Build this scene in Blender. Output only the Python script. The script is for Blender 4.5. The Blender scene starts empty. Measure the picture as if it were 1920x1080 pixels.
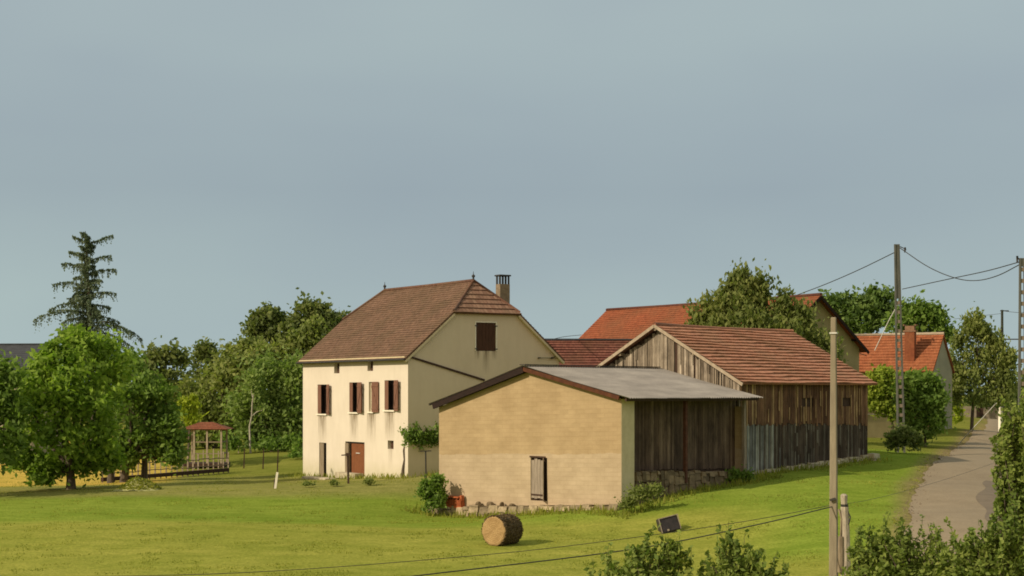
import bpy, math, random
import numpy as np
from mathutils import Vector, Matrix
R = math.radians
# ------------------------------------------------------------------ camera
F, CX, HY, CAMZ = 3111.0, 960.0, 735.0, 7.0
sc = bpy.context.scene
C = sc.collection
cam_d = bpy.data.cameras.new('camera'); cam = bpy.data.objects.new('camera', cam_d); C.objects.link(cam)
cam.location = (0, 0, CAMZ); cam.rotation_euler = (R(90), 0, 0)
cam_d.sensor_width = 36.0; cam_d.lens = 36.0 * F / 1920.0
cam_d.shift_y = (HY - 540.0) / 1920.0
cam_d.clip_start = 0.5; cam_d.clip_end = 6000
sc.camera = cam
# ------------------------------------------------------------------ sky, sun, exposure
SUN_EL = R(32)
SH = Vector((-0.86, -0.50, 0)).normalized()
SUN = Vector((SH.x * math.cos(SUN_EL), SH.y * math.cos(SUN_EL), math.sin(SUN_EL)))
world = bpy.data.worlds.new('World'); sc.world = world; world.use_nodes = True
wn = world.node_tree.nodes; wl = world.node_tree.links; wn.clear()
wo = wn.new('ShaderNodeOutputWorld'); bg = wn.new('ShaderNodeBackground'); bg.inputs['Strength'].default_value = 0.10
sky = wn.new('ShaderNodeTexSky'); sky.sky_type = 'NISHITA'; sky.sun_disc = False
sky.sun_elevation = SUN_EL; sky.sun_rotation = math.atan2(SH.x, SH.y); sky.dust_density = 3.0
tc = wn.new('ShaderNodeTexCoord'); mp = wn.new('ShaderNodeMapping'); mp.inputs['Scale'].default_value = (1.6, 1.6, 5.0)
ns = wn.new('ShaderNodeTexNoise'); ns.inputs['Scale'].default_value = 1.6; ns.inputs['Detail'].default_value = 3
wl.new(tc.outputs['Generated'], mp.inputs['Vector']); wl.new(mp.outputs[0], ns.inputs['Vector'])
cr = wn.new('ShaderNodeValToRGB'); wl.new(ns.outputs['Fac'], cr.inputs['Fac'])
cr.color_ramp.elements[0].position = 0.34; cr.color_ramp.elements[0].color = (3.45, 4.25, 4.65, 1)
cr.color_ramp.elements[1].position = 0.68; cr.color_ramp.elements[1].color = (3.85, 4.78, 4.95, 1)
sx = wn.new('ShaderNodeSeparateXYZ'); wl.new(tc.outputs['Generated'], sx.inputs[0])
# cloud bank: slightly brighter and greener near the horizon and at the top, darker belt between
zr = wn.new('ShaderNodeValToRGB'); wl.new(sx.outputs['Z'], zr.inputs['Fac'])
el = zr.color_ramp.elements
el[0].position = 0.0; el[0].color = (1.20, 1.22, 1.17, 1)
el[1].position = 1.0; el[1].color = (1.5, 1.45, 1.35, 1)
e = el.new(0.055); e.color = (1.09, 1.10, 1.07, 1)
e = el.new(0.12); e.color = (0.93, 0.92, 0.94, 1)
e = el.new(0.23); e.color = (1.08, 1.05, 1.03, 1)
mu = wn.new('ShaderNodeMixRGB'); mu.blend_type = 'MULTIPLY'; mu.inputs[0].default_value = 1
wl.new(cr.outputs[0], mu.inputs[1]); wl.new(zr.outputs[0], mu.inputs[2])
mx = wn.new('ShaderNodeMixRGB'); mx.inputs[0].default_value = 0.90
wl.new(sky.outputs[0], mx.inputs[1]); wl.new(mu.outputs[0], mx.inputs[2])
# warm sky glow behind the camera, added to light the shaded sides
dt = wn.new('ShaderNodeVectorMath'); dt.operation = 'DOT_PRODUCT'; wl.new(tc.outputs['Generated'], dt.inputs[0]); dt.inputs[1].default_value = (-0.55, -0.80, 0.25)
gr_ = wn.new('ShaderNodeMapRange'); gr_.inputs['From Min'].default_value = -0.1; gr_.inputs['From Max'].default_value = 0.9; wl.new(dt.outputs['Value'], gr_.inputs['Value'])
mg = wn.new('ShaderNodeMixRGB'); wl.new(gr_.outputs[0], mg.inputs[0]); wl.new(mx.outputs[0], mg.inputs[1]); mg.inputs[2].default_value = (7.6, 6.4, 4.5, 1)
mx = mg
wl.new(mx.outputs[0], bg.inputs['Color']); wl.new(bg.outputs[0], wo.inputs['Surface'])
sd = bpy.data.lights.new('sun', 'SUN'); sd.energy = 4.4; sd.angle = R(0.6); sd.color = (1.0, 0.845, 0.64)
so = bpy.data.objects.new('sun', sd); C.objects.link(so); so.location = (-60, -30, 60)
so.rotation_euler = SUN.to_track_quat('Z', 'Y').to_euler()
sc.view_settings.view_transform = 'Standard'; sc.view_settings.look = 'None'
sc.view_settings.exposure = 0.0; sc.view_settings.gamma = 1.0
sc.cycles.use_denoising = True
sc.cycles.max_bounces = 6; sc.cycles.transparent_max_bounces = 8
sc.cycles.pixel_filter_type = 'GAUSSIAN'; sc.cycles.filter_width = 2.0
# ------------------------------------------------------------------ projection helpers
def at(px, py, D):
    return Vector(((px - CX) / F * D, D, CAMZ + (HY - py) / F * D))
def zat(py, D): return CAMZ + (HY - py) / F * D
# ------------------------------------------------------------------ ground height
GP = [  # (px, py, depth)
 (0,1080,62),(500,1080,62),(1000,1080,62.5),(1400,1080,63),(1600,1080,62),
 (0,990,76),(300,1000,74),(600,1000,74),(943,1024,71),(1255,997,75),(1450,980,74),
 (0,935,92),(133,916,100),(255,918,97),(330,900,110),(232,906,109),(517,916,96),(425,882,127),(500,868,131),
 (570,893,112.6),(650,897,107),(765,897,100),(797,893,99),(800,925,93),(833,966,88.4),(700,950,88),(500,950,88),(300,950,87),
 (1000,962,84.2),(1170,952,80),(1285,925,82.5),(1375,908,86.8),(1390,893,89),(1500,878,93.5),(1625,861,98.7),
 (1350,940,80),(1450,910,84),(1560,900,86),(1560,960,75),(1650,950,79),
 (1700,990,70),(1785,1000,68),(1880,1000,67),(1725,930,82),(1875,930,82),(1790,900,92),(1740,895,93),(1872,885,97),
 (1775,855,112),(1872,855,112),(1840,832,132),(1860,817,160),(1870,817,160),(1693,848,110),(1748,808,140),(1785,803,147),
 (0,880,130),(60,868,150),(200,870,135),(470,832,165),(560,836,165),(250,840,170),(900,800,170),(1200,790,170),(1500,790,170),
 (1640,835,118),(1700,770,200),(1900,790,200),(1950,900,95)]
pts = []; vals = []
for px, py, D in GP:
    p = at(px, py, D); pts.append((p.x, p.y)); vals.append(p.z)
for x in (-60, -30, 0, 30, 60):
    pts.append((x, -10)); vals.append(0.6)
    pts.append((x, 25)); vals.append(0.5)
    pts.append((x, 48)); vals.append(0.3)
for x in (-110, -80): 
    for y in (60, 100, 150): pts.append((x, y)); vals.append(0.6)
for x in (90,):
    for y in (60, 100, 150): pts.append((x, y)); vals.append(3.0)
for x in (-80, -30, 30, 80):
    pts.append((x, 240)); vals.append(2.5)
P_ = np.array(pts); V_ = np.array(vals)
def _U(r2): return np.where(r2 > 1e-9, 0.5 * r2 * np.log(np.maximum(r2, 1e-9)), 0.0)
_n = len(P_)
K = _U(((P_[:, None] - P_[None]) ** 2).sum(-1)) + np.eye(_n) * 4.0
A_ = np.zeros((_n + 3, _n + 3)); A_[:_n, :_n] = K; A_[:_n, _n] = 1; A_[:_n, _n+1:] = P_
A_[_n:, :_n] = A_[:_n, _n:].T
_w = np.linalg.solve(A_, np.concatenate([V_, np.zeros(3)]))
def ground_np(X, Y):
    X = np.asarray(X, float); Y = np.asarray(Y, float)
    Xc = np.clip(X, -110, 90); Yc = np.clip(Y, -10, 240)
    q = np.stack([Xc.ravel(), Yc.ravel()], -1)
    out = np.empty(len(q))
    for i in range(0, len(q), 20000):
        b = q[i:i+20000]
        out[i:i+20000] = _U(((b[:, None] - P_[None]) ** 2).sum(-1)) @ _w[:_n] + _w[_n] + b @ _w[_n+1:]
    out = out.reshape(X.shape)
    far = np.clip((np.hypot(X - Xc, Y - Yc)) / 150.0, 0, 1)
    return out * (1 - far) + 2.0 * far
def g(x, y): return float(ground_np(np.array([x]), np.array([y]))[0])
def gp(px, D):                               # ground point seen in that direction at that depth
    x = (px - CX) / F * D
    return Vector((x, D, g(x, D)))
# ------------------------------------------------------------------ materials
MATS = {}
def newmat(name):
    m = bpy.data.materials.new(name); m.use_nodes = True
    nt = m.node_tree; b = nt.nodes['Principled BSDF']
    b.inputs['Specular IOR Level'].default_value = 0.25
    MATS[name] = m
    return m, nt, b
def nd(nt, t, **kw):
    n = nt.nodes.new(t)
    for k, v in kw.items(): setattr(n, k, v)
    return n
def ramp(nt, src, stops):
    r = nt.nodes.new('ShaderNodeValToRGB'); nt.links.new(src, r.inputs[0])
    e = r.color_ramp.elements
    while len(e) < len(stops): e.new(0.5)
    for i, (p, c) in enumerate(stops):
        e[i].position = p; e[i].color = (*c, 1) if len(c) == 3 else c
    return r.outputs[0]
def noise(nt, scale=5, detail=4, stretch=(1,1,1), coord='Object', rough=0.6, out='Fac'):
    t = nd(nt, 'ShaderNodeTexCoord'); m = nd(nt, 'ShaderNodeMapping'); m.inputs['Scale'].default_value = stretch
    n = nd(nt, 'ShaderNodeTexNoise'); n.inputs['Scale'].default_value = scale; n.inputs['Detail'].default_value = detail
    n.inputs['Roughness'].default_value = rough
    nt.links.new(t.outputs[coord], m.inputs[0]); nt.links.new(m.outputs[0], n.inputs['Vector'])
    return n.outputs[out]
def mixc(nt, fac, a, b, mode='MIX'):
    m = nd(nt, 'ShaderNodeMixRGB'); m.blend_type = mode
    for i, s in ((0, fac), (1, a), (2, b)):
        if isinstance(s, (int, float)): m.inputs[i].default_value = s if i == 0 else (s, s, s, 1)
        elif isinstance(s, tuple): m.inputs[i].default_value = (*s, 1)
        else: nt.links.new(s, m.inputs[i])
    return m.outputs[0]
def math_(nt, op, a, b=None, c=None, clamp=False):
    m = nd(nt, 'ShaderNodeMath'); m.operation = op; m.use_clamp = clamp
    for i, s in enumerate((a, b, c)):
        if s is None: continue
        if isinstance(s, (int, float)): m.inputs[i].default_value = s
        else: nt.links.new(s, m.inputs[i])
    return m.outputs[0]
def bump(nt, b, h, strength=0.4, dist=0.03):
    n = nd(nt, 'ShaderNodeBump'); n.inputs['Strength'].default_value = strength; n.inputs['Distance'].default_value = dist
    nt.links.new(h, n.inputs['Height']); nt.links.new(n.outputs[0], b.inputs['Normal'])
def attr(nt, name, out='Fac'):
    a = nd(nt, 'ShaderNodeAttribute'); a.attribute_name = name
    return a.outputs[out]
def simple(name, c1, c2, scale=4, stretch=(1,1,1), rough=0.85, bs=0.3, bd=0.02, metal=0.0, rnd=None):
    m, nt, b = newmat(name)
    n = noise(nt, scale, 5, stretch)
    col = ramp(nt, n, [(0.3, c1), (0.7, c2)])
    if rnd: col = mixc(nt, 1.0, col, ramp(nt, attr(nt, 'rnd'), [(0, (1-rnd,)*3), (1, (1+rnd*0.6,)*3)]), 'MULTIPLY')
    nt.links.new(col, b.inputs['Base Color']); b.inputs['Roughness'].default_value = rough; b.inputs['Metallic'].default_value = metal
    if bs: bump(nt, b, noise(nt, scale * 3, 4, stretch), bs, bd)
    return m
def leafmat(name, ca, cb, trans=0.35):
    m, nt, b = newmat(name)
    col = mixc(nt, attr(nt, 'rnd'), ca, cb)
    col = mixc(nt, 1.0, col, ramp(nt, noise(nt, 0.35, 2), [(0.3, (0.72, 0.78, 0.75)), (0.7, (1.22, 1.15, 1.1))]), 'MULTIPLY')
    nt.links.new(col, b.inputs['Base Color']); b.inputs['Roughness'].default_value = 0.65
    b.inputs['Specular IOR Level'].default_value = 0.15
    t = nd(nt, 'ShaderNodeBsdfTranslucent'); nt.links.new(mixc(nt, 1.0, col, (1.1, 1.25, 0.6), 'MULTIPLY'), t.inputs[0])
    mxs = nd(nt, 'ShaderNodeMixShader'); mxs.inputs[0].default_value = trans
    nt.links.new(b.outputs[0], mxs.inputs[1]); nt.links.new(t.outputs[0], mxs.inputs[2])
    nt.links.new(mxs.outputs[0], nt.nodes['Material Output'].inputs[0])
    return m
# leaf colours
leafmat('leaf_bright', (0.145, 0.245, 0.036), (0.30, 0.42, 0.065), 0.45)
leafmat('leaf_mid', (0.115, 0.195, 0.042), (0.22, 0.32, 0.070), 0.45)
leafmat('leaf_dark', (0.105, 0.145, 0.050), (0.21, 0.245, 0.080), 0.42)
leafmat('leaf_olive', (0.155, 0.195, 0.058), (0.28, 0.32, 0.10), 0.45)
leafmat('leaf_willow', (0.165, 0.24, 0.070), (0.26, 0.345, 0.105), 0.45)
leafmat('leaf_blue', (0.105, 0.145, 0.10), (0.17, 0.215, 0.15), 0.3)
leafmat('leaf_yellow', (0.22, 0.30, 0.020), (0.36, 0.42, 0.035))
leafmat('leaf_oak', (0.085, 0.145, 0.042), (0.17, 0.25, 0.065))
leafmat('leaf_lime', (0.17, 0.25, 0.030), (0.32, 0.38, 0.055))
leafmat('leaf_walnut', (0.115, 0.155, 0.042), (0.24, 0.265, 0.085), 0.42)
leafmat('leaf_near', (0.13, 0.19, 0.040), (0.26, 0.31, 0.075))
leafmat('grass_blades', (0.21, 0.235, 0.035), (0.33, 0.33, 0.07), 0.5)
simple('asphalt_shade', (0.135, 0.105, 0.07), (0.185, 0.145, 0.10), 1.5)
simple('bark', (0.05, 0.04, 0.03), (0.13, 0.10, 0.07), 3, (4, 4, 0.6), bs=0.6)
simple('bark_pale', (0.22, 0.205, 0.16), (0.40, 0.37, 0.30), 4, (2, 2, 1))
simple('concrete_pole', (0.19, 0.16, 0.112), (0.28, 0.24, 0.17), 2.5, (3, 3, 0.5), bs=0.2)
simple('concrete_old', (0.20, 0.17, 0.13), (0.48, 0.42, 0.33), 3.5, (3, 3, 0.8), bs=0.6)
simple('pole_grey', (0.06, 0.066, 0.06), (0.13, 0.13, 0.11), 2.5, (2, 2, 0.4))
simple('pole_rung', (0.16, 0.13, 0.10), (0.26, 0.21, 0.16), 4)
simple('dark_metal', (0.02, 0.02, 0.02), (0.05, 0.045, 0.04), 8, rough=0.6)
simple('cable', (0.025, 0.025, 0.022), (0.05, 0.05, 0.045), 4, rough=0.6, bs=0)
simple('pale_metal', (0.45, 0.45, 0.42), (0.62, 0.60, 0.56), 8, rough=0.5)
simple('white_paint', (0.62, 0.58, 0.46), (0.78, 0.74, 0.62), 6)
simple('stone', (0.17, 0.13, 0.08), (0.42, 0.34, 0.22), 3, bs=0.8, bd=0.05, rnd=0.4)
simple('stone_dark', (0.10, 0.072, 0.042), (0.26, 0.195, 0.115), 3, bs=0.8, bd=0.05, rnd=0.45)
simple('verge_wood', (0.012, 0.007, 0.006), (0.026, 0.013, 0.010), 3, (1, 1, 4))
simple('verge_rust', (0.045, 0.016, 0.009), (0.11, 0.038, 0.015), 3)
simple('pale_board', (0.26, 0.205, 0.145), (0.40, 0.33, 0.24), 4)
simple('old_wood', (0.13, 0.10, 0.065), (0.30, 0.24, 0.165), 5, (3, 3, 0.4), bs=0.5)
simple('dark_wood', (0.03, 0.018, 0.012), (0.075, 0.042, 0.028), 5, (3, 3, 0.4))
simple('rust_post', (0.06, 0.025, 0.016), (0.12, 0.05, 0.03), 5)
simple('shutter_wood', (0.13, 0.060, 0.040), (0.22, 0.115, 0.078), 4, (4, 4, 0.4))
simple('shutter_dark', (0.050, 0.024, 0.014), (0.080, 0.038, 0.022), 4, (4, 4, 0.4))
simple('door_rust', (0.15, 0.055, 0.022), (0.20, 0.075, 0.030), 3)
simple('window_dark', (0.010, 0.007, 0.006), (0.02, 0.014, 0.012), 4, rough=0.3, bs=0)
simple('grey_board', (0.17, 0.14, 0.11), (0.36, 0.30, 0.24), 4, (5, 5, 0.35), bs=0.4)
simple('lime_pillar', (0.50, 0.43, 0.27), (0.62, 0.54, 0.35), 2)
simple('hay_side', (0.07, 0.050, 0.026), (0.16, 0.115, 0.055), 5, (1, 1, 3), bs=0.8, bd=0.05)
simple('cut_grass', (0.27, 0.28, 0.10), (0.42, 0.41, 0.19), 6, bs=0.9, bd=0.08)
simple('black_plastic', (0.02, 0.018, 0.022), (0.045, 0.038, 0.042), 4, rough=0.45)
simple('red_tile', (0.30, 0.075, 0.03), (0.48, 0.14, 0.05), 8, rnd=0.3)
simple('slate', (0.035, 0.038, 0.045), (0.06, 0.065, 0.075), 2)
simple('stone_pale', (0.30, 0.26, 0.18), (0.50, 0.44, 0.32), 3)
simple('chimney_render', (0.16, 0.12, 0.08), (0.27, 0.21, 0.14), 4)
simple('brick', (0.15, 0.085, 0.05), (0.26, 0.15, 0.09), 9)
simple('grey_render', (0.26, 0.245, 0.18), (0.36, 0.33, 0.24), 0.8)
simple('ochre_render', (0.36, 0.28, 0.14), (0.48, 0.38, 0.20), 0.9)
simple('barn_render', (0.24, 0.21, 0.11), (0.34, 0.29, 0.16), 0.9)
simple('garden_wall', (0.17, 0.14, 0.10), (0.28, 0.24, 0.17), 2, bs=0.5)
def roofmat(name, a, b_, mort, moss, mossamt=0.5, tw=0.26, th=0.35, patch=0.6):
    m, nt, b = newmat(name)
    t = nd(nt, 'ShaderNodeUVMap'); br = nd(nt, 'ShaderNodeTexBrick')
    br.inputs['Color1'].default_value = (*a, 1); br.inputs['Color2'].default_value = (*b_, 1); br.inputs['Mortar'].default_value = (*mort, 1)
    br.inputs['Scale'].default_value = 1.0; br.inputs['Brick Width'].default_value = tw; br.inputs['Row Height'].default_value = th
    br.inputs['Mortar Size'].default_value = 0.018; br.inputs['Mortar Smooth'].default_value = 0.6
    nt.links.new(t.outputs[0], br.inputs['Vector'])
    n1 = noise(nt, patch, 5, rough=0.65); n2 = noise(nt, 3.5, 4)
    col = mixc(nt, math_(nt, 'MULTIPLY', ramp(nt, n1, [(0.42, (0,0,0)), (0.66, (1,1,1))]), mossamt), br.outputs[0], moss)
    col = mixc(nt, 1.0, col, ramp(nt, n2, [(0.3, (0.75, 0.75, 0.75)), (0.7, (1.2, 1.2, 1.2))]), 'MULTIPLY')
    nt.links.new(col, b.inputs['Base Color']); b.inputs['Roughness'].default_value = 0.9
    bump(nt, b, br.outputs['Fac'], -0.3, 0.02)
    return m
roofmat('tiles_house', (0.138, 0.078, 0.048), (0.190, 0.112, 0.072), (0.08, 0.045, 0.03), (0.10, 0.066, 0.036), 0.7, 0.2, 0.22)
roofmat('tiles_hip', (0.20, 0.105, 0.070), (0.30, 0.18, 0.12), (0.12, 0.06, 0.04), (0.14, 0.10, 0.06), 0.5, 0.26, 0.40)
roofmat('tiles_barn', (0.38, 0.165, 0.095), (0.45, 0.215, 0.13), (0.28, 0.12, 0.075), (0.27, 0.16, 0.09), 0.5, 0.24, 0.36)
roofmat('tiles_big', (0.215, 0.058, 0.023), (0.265, 0.078, 0.032), (0.17, 0.05, 0.024), (0.165, 0.068, 0.03), 0.7, 0.2, 0.25, 0.25)
roofmat('tiles_dark', (0.150, 0.052, 0.038), (0.215, 0.085, 0.058), (0.09, 0.03, 0.02), (0.11, 0.055, 0.03), 0.6, 0.26, 0.36)
roofmat('tiles_pavilion', (0.20, 0.062, 0.03), (0.26, 0.09, 0.045), (0.12, 0.04, 0.02), (0.15, 0.07, 0.035), 0.5)
roofmat('tiles_orange', (0.255, 0.080, 0.032), (0.32, 0.112, 0.048), (0.19, 0.055, 0.024), (0.21, 0.085, 0.036), 0.5, 0.22, 0.33)
def plankmat(name, cols, streak=(0.6, 1.3)):
    m, nt, b = newmat(name)
    r = attr(nt, 'rnd')
    col = ramp(nt, r, [(i / (len(cols) - 1), c) for i, c in enumerate(cols)])
    n = noise(nt, 3.0, 6, (6, 6, 0.35), rough=0.7)
    col = mixc(nt, 1.0, col, ramp(nt, n, [(0.3, (streak[0],)*3), (0.7, (streak[1],)*3)]), 'MULTIPLY')
    col = mixc(nt, 1.0, col, ramp(nt, noise(nt, 1.1, 5, (1, 1, .55), rough=.7), [(0.32, (0.55, 0.52, 0.50)), (0.68, (1.45, 1.42, 1.38))]), 'MULTIPLY')
    nt.links.new(col, b.inputs['Base Color']); b.inputs['Roughness'].default_value = 0.9
    bump(nt, b, n, 0.5, 0.02); return m
plankmat('planks_brown', [(0.075, 0.036, 0.020), (0.11, 0.058, 0.034), (0.155, 0.088, 0.050), (0.22, 0.14, 0.075), (0.42, 0.30, 0.16)], (0.35, 1.6))
plankmat('planks_grey', [(0.048, 0.035, 0.026), (0.066, 0.048, 0.036), (0.080, 0.064, 0.050), (0.10, 0.088, 0.074), (0.16, 0.15, 0.125)], (0.5, 1.45))
plankmat('planks_bluegrey', [(0.075, 0.075, 0.075), (0.12, 0.125, 0.125), (0.17, 0.18, 0.175), (0.28, 0.29, 0.26)], (0.5, 1.5))
plankmat('planks_pale', [(0.14, 0.115, 0.085), (0.22, 0.185, 0.14), (0.29, 0.25, 0.195), (0.40, 0.35, 0.28)], (0.45, 1.35))
plankmat('planks_shed', [(0.070, 0.046, 0.032), (0.10, 0.070, 0.050), (0.17, 0.125, 0.09)], (0.5, 1.5))
# cream render with rain streaks under the sills (coordinates of the house frame)
def cream_mat(name, streaks, base1=(0.555, 0.50, 0.41), base2=(0.64, 0.58, 0.485), axis='Y'):
    m, nt, b = newmat(name)
    t = nd(nt, 'ShaderNodeTexCoord'); s = nd(nt, 'ShaderNodeSeparateXYZ'); nt.links.new(t.outputs['Object'], s.inputs[0])
    col = ramp(nt, noise(nt, 0.45, 5, rough=0.7), [(0.3, base1), (0.7, base2)])
    col = mixc(nt, 0.35, col, ramp(nt, noise(nt, 2.2, 5, (1, 1, 0.25)), [(0.35, base1), (0.65, base2)]))
    fine = noise(nt, 5.0, 4, (2.2, 2.2, 0.12), rough=0.7)
    tot = None
    for (a, z, w, L, k) in streaks:
        u = math_(nt, 'SUBTRACT', 1.0, math_(nt, 'DIVIDE', math_(nt, 'ABSOLUTE', math_(nt, 'SUBTRACT', s.outputs[axis], a)), w), clamp=True)
        v = math_(nt, 'DIVIDE', math_(nt, 'SUBTRACT', z, s.outputs['Z']), L)
        v1 = math_(nt, 'SUBTRACT', 1.0, v, clamp=True); v0 = math_(nt, 'GREATER_THAN', v, 0.0)
        q = math_(nt, 'MULTIPLY', math_(nt, 'MULTIPLY', math_(nt, 'MULTIPLY', math_(nt, 'POWER', u, 0.5), v1), v0), k)
        tot = q if tot is None else math_(nt, 'MAXIMUM', tot, q)
    mask = math_(nt, 'MULTIPLY', tot, math_(nt, 'MULTIPLY', math_(nt, 'SUBTRACT', fine, 0.33), 4.0), clamp=True)
    col = mixc(nt, mask, col, (0.16, 0.12, 0.07))
    # damp foot and greenish algae low on the wall
    low = math_(nt, 'SUBTRACT', 1.0, math_(nt, 'DIVIDE', s.outputs['Z'], 0.9), clamp=True)
    col = mixc(nt, math_(nt, 'MULTIPLY', low, math_(nt, 'MULTIPLY', noise(nt, 1.5, 4), 0.8)), col, (0.38, 0.36, 0.20))
    nt.links.new(col, b.inputs['Base Color']); b.inputs['Roughness'].default_value = 0.92
    bump(nt, b, noise(nt, 12, 4), 0.15, 0.01)
    return m
# block wall of the shed: ochre above, paler below, long courses
m, nt, b = newmat('block_wall')
t = nd(nt, 'ShaderNodeTexCoord'); s = nd(nt, 'ShaderNodeSeparateXYZ'); nt.links.new(t.outputs['Object'], s.inputs[0])
cb = nd(nt, 'ShaderNodeCombineXYZ')
zz = math_(nt, 'ADD', s.outputs['Z'], math_(nt, 'MULTIPLY', s.outputs['Y'], 0.027))
nt.links.new(s.outputs['Y'], cb.inputs[0]); nt.links.new(zz, cb.inputs[1])
br = nd(nt, 'ShaderNodeTexBrick'); nt.links.new(cb.outputs[0], br.inputs['Vector'])
br.inputs['Scale'].default_value = 1; br.inputs['Brick Width'].default_value = 0.52; br.inputs['Row Height'].default_value = 0.22
br.inputs['Mortar Size'].default_value = 0.02; br.inputs['Mortar Smooth'].default_value = 0.7
br.inputs['Color1'].default_value = (0.96, 0.96, 0.95, 1); br.inputs['Color2'].default_value = (1.03, 1.03, 1.02, 1); br.inputs['Mortar'].default_value = (0.90, 0.89, 0.87, 1)
wob = math_(nt, 'ADD', zz, math_(nt, 'MULTIPLY', noise(nt, 0.8, 4), 0.35))
sel = math_(nt, 'GREATER_THAN', wob, 2.43 + 0.17)
up = ramp(nt, noise(nt, 0.5, 6, (1, 1, 1.4), rough=0.7), [(0.3, (0.325, 0.238, 0.135)), (0.7, (0.405, 0.305, 0.180))])
lo = ramp(nt, noise(nt, 0.6, 6, (1, 1, 1.2), rough=0.7), [(0.3, (0.365, 0.285, 0.190)), (0.7, (0.445, 0.355, 0.245))])
col = mixc(nt, sel, lo, up); col = mixc(nt, 1.0, col, br.outputs[0], 'MULTIPLY')
blot = ramp(nt, noise(nt, 1.5, 6, (1, 0.5, 1.6), rough=0.75), [(0.3, (0.88, 0.87, 0.84)), (0.62, (1.03, 1.03, 1.03))])
col = mixc(nt, 1.0, col, blot, 'MULTIPLY')
nt.links.new(col, b.inputs['Base Color']); b.inputs['Roughness'].default_value = 0.95
bump(nt, b, mixc(nt, 0.4, br.outputs['Fac'], noise(nt, 6, 5)), 0.25, 0.015)
# corrugated sheet
m, nt, b = newmat('corrugated')
t = nd(nt, 'ShaderNodeUVMap'); s = nd(nt, 'ShaderNodeSeparateXYZ'); nt.links.new(t.outputs[0], s.inputs[0])
fr = math_(nt, 'FRACT', math_(nt, 'DIVIDE', s.outputs[1], 1.55))
lap = ramp(nt, fr, [(0.0, (0.55,)*3), (0.03, (1,)*3)])
col = ramp(nt, noise(nt, 0.7, 5, (0.6, 1, 1), rough=0.7), [(0.25, (0.14, 0.13, 0.12)), (0.5, (0.21, 0.195, 0.18)), (0.75, (0.29, 0.27, 0.245))])
nt.links.new(mixc(nt, 1.0, col, lap, 'MULTIPLY'), b.inputs['Base Color']); b.inputs['Roughness'].default_value = 0.75
# bale face
m, nt, b = newmat('hay_face')
t = nd(nt, 'ShaderNodeTexCoord'); 
w = nd(nt, 'ShaderNodeTexWave'); w.wave_type = 'RINGS'; w.rings_direction = 'X'; w.inputs['Scale'].default_value = 4.0; w.inputs['Distortion'].default_value = 5.0
w.inputs['Detail'].default_value = 4; nt.links.new(t.outputs['Object'], w.inputs['Vector'])
col = ramp(nt, w.outputs['Fac'], [(0.0, (0.22, 0.14, 0.062)), (1.0, (0.40, 0.265, 0.125))])
col = mixc(nt, 0.5, col, ramp(nt, noise(nt, 3, 5), [(0.3, (0.24, 0.15, 0.06)), (0.7, (0.46, 0.32, 0.15))]))
nt.links.new(col, b.inputs['Base Color']); b.inputs['Roughness'].default_value = 1.0
bump(nt, b, noise(nt, 14, 5), 0.8, 0.04)
# asphalt lane
m, nt, b = newmat('asphalt')
col = ramp(nt, noise(nt, 0.5, 6, rough=0.7), [(0.3, (0.200, 0.160, 0.105)), (0.7, (0.275, 0.225, 0.152))])
col = mixc(nt, 0.3, col, ramp(nt, noise(nt, 9, 4), [(0.3, (0.14, 0.10, 0.06)), (0.7, (0.34, 0.26, 0.16))]))
nt.links.new(col, b.inputs['Base Color']); b.inputs['Roughness'].default_value = 0.95; bump(nt, b, noise(nt, 15, 3), 0.4, 0.02)
# ground
m, nt, b = newmat('meadow')
base = attr(nt, 'gcol', 'Color')
n1 = noise(nt, 0.12, 6, (0.55, 1.3, 1), rough=0.7); n2 = noise(nt, 1.1, 6, (0.5, 1, 1), rough=0.75); n3 = noise(nt, 7.0, 4)
col = mixc(nt, 1.0, base, ramp(nt, n1, [(0.3, (0.80, 0.86, 0.75)), (0.7, (1.18, 1.10, 1.25))]), 'MULTIPLY')
col = mixc(nt, 1.0, col, ramp(nt, n2, [(0.3, (0.74, 0.80, 0.70)), (0.7, (1.22, 1.16, 1.3))]), 'MULTIPLY')
col = mixc(nt, 1.0, col, ramp(nt, n3, [(0.3, (0.78, 0.80, 0.75)), (0.7, (1.2, 1.18, 1.2))]), 'MULTIPLY')
nt.links.new(col, b.inputs['Base Color']); b.inputs['Roughness'].default_value = 1.0; b.inputs['Specular IOR Level'].default_value = 0.0
bump(nt, b, mixc(nt, 0.5, n2, n3), 0.9, 0.12)
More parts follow.
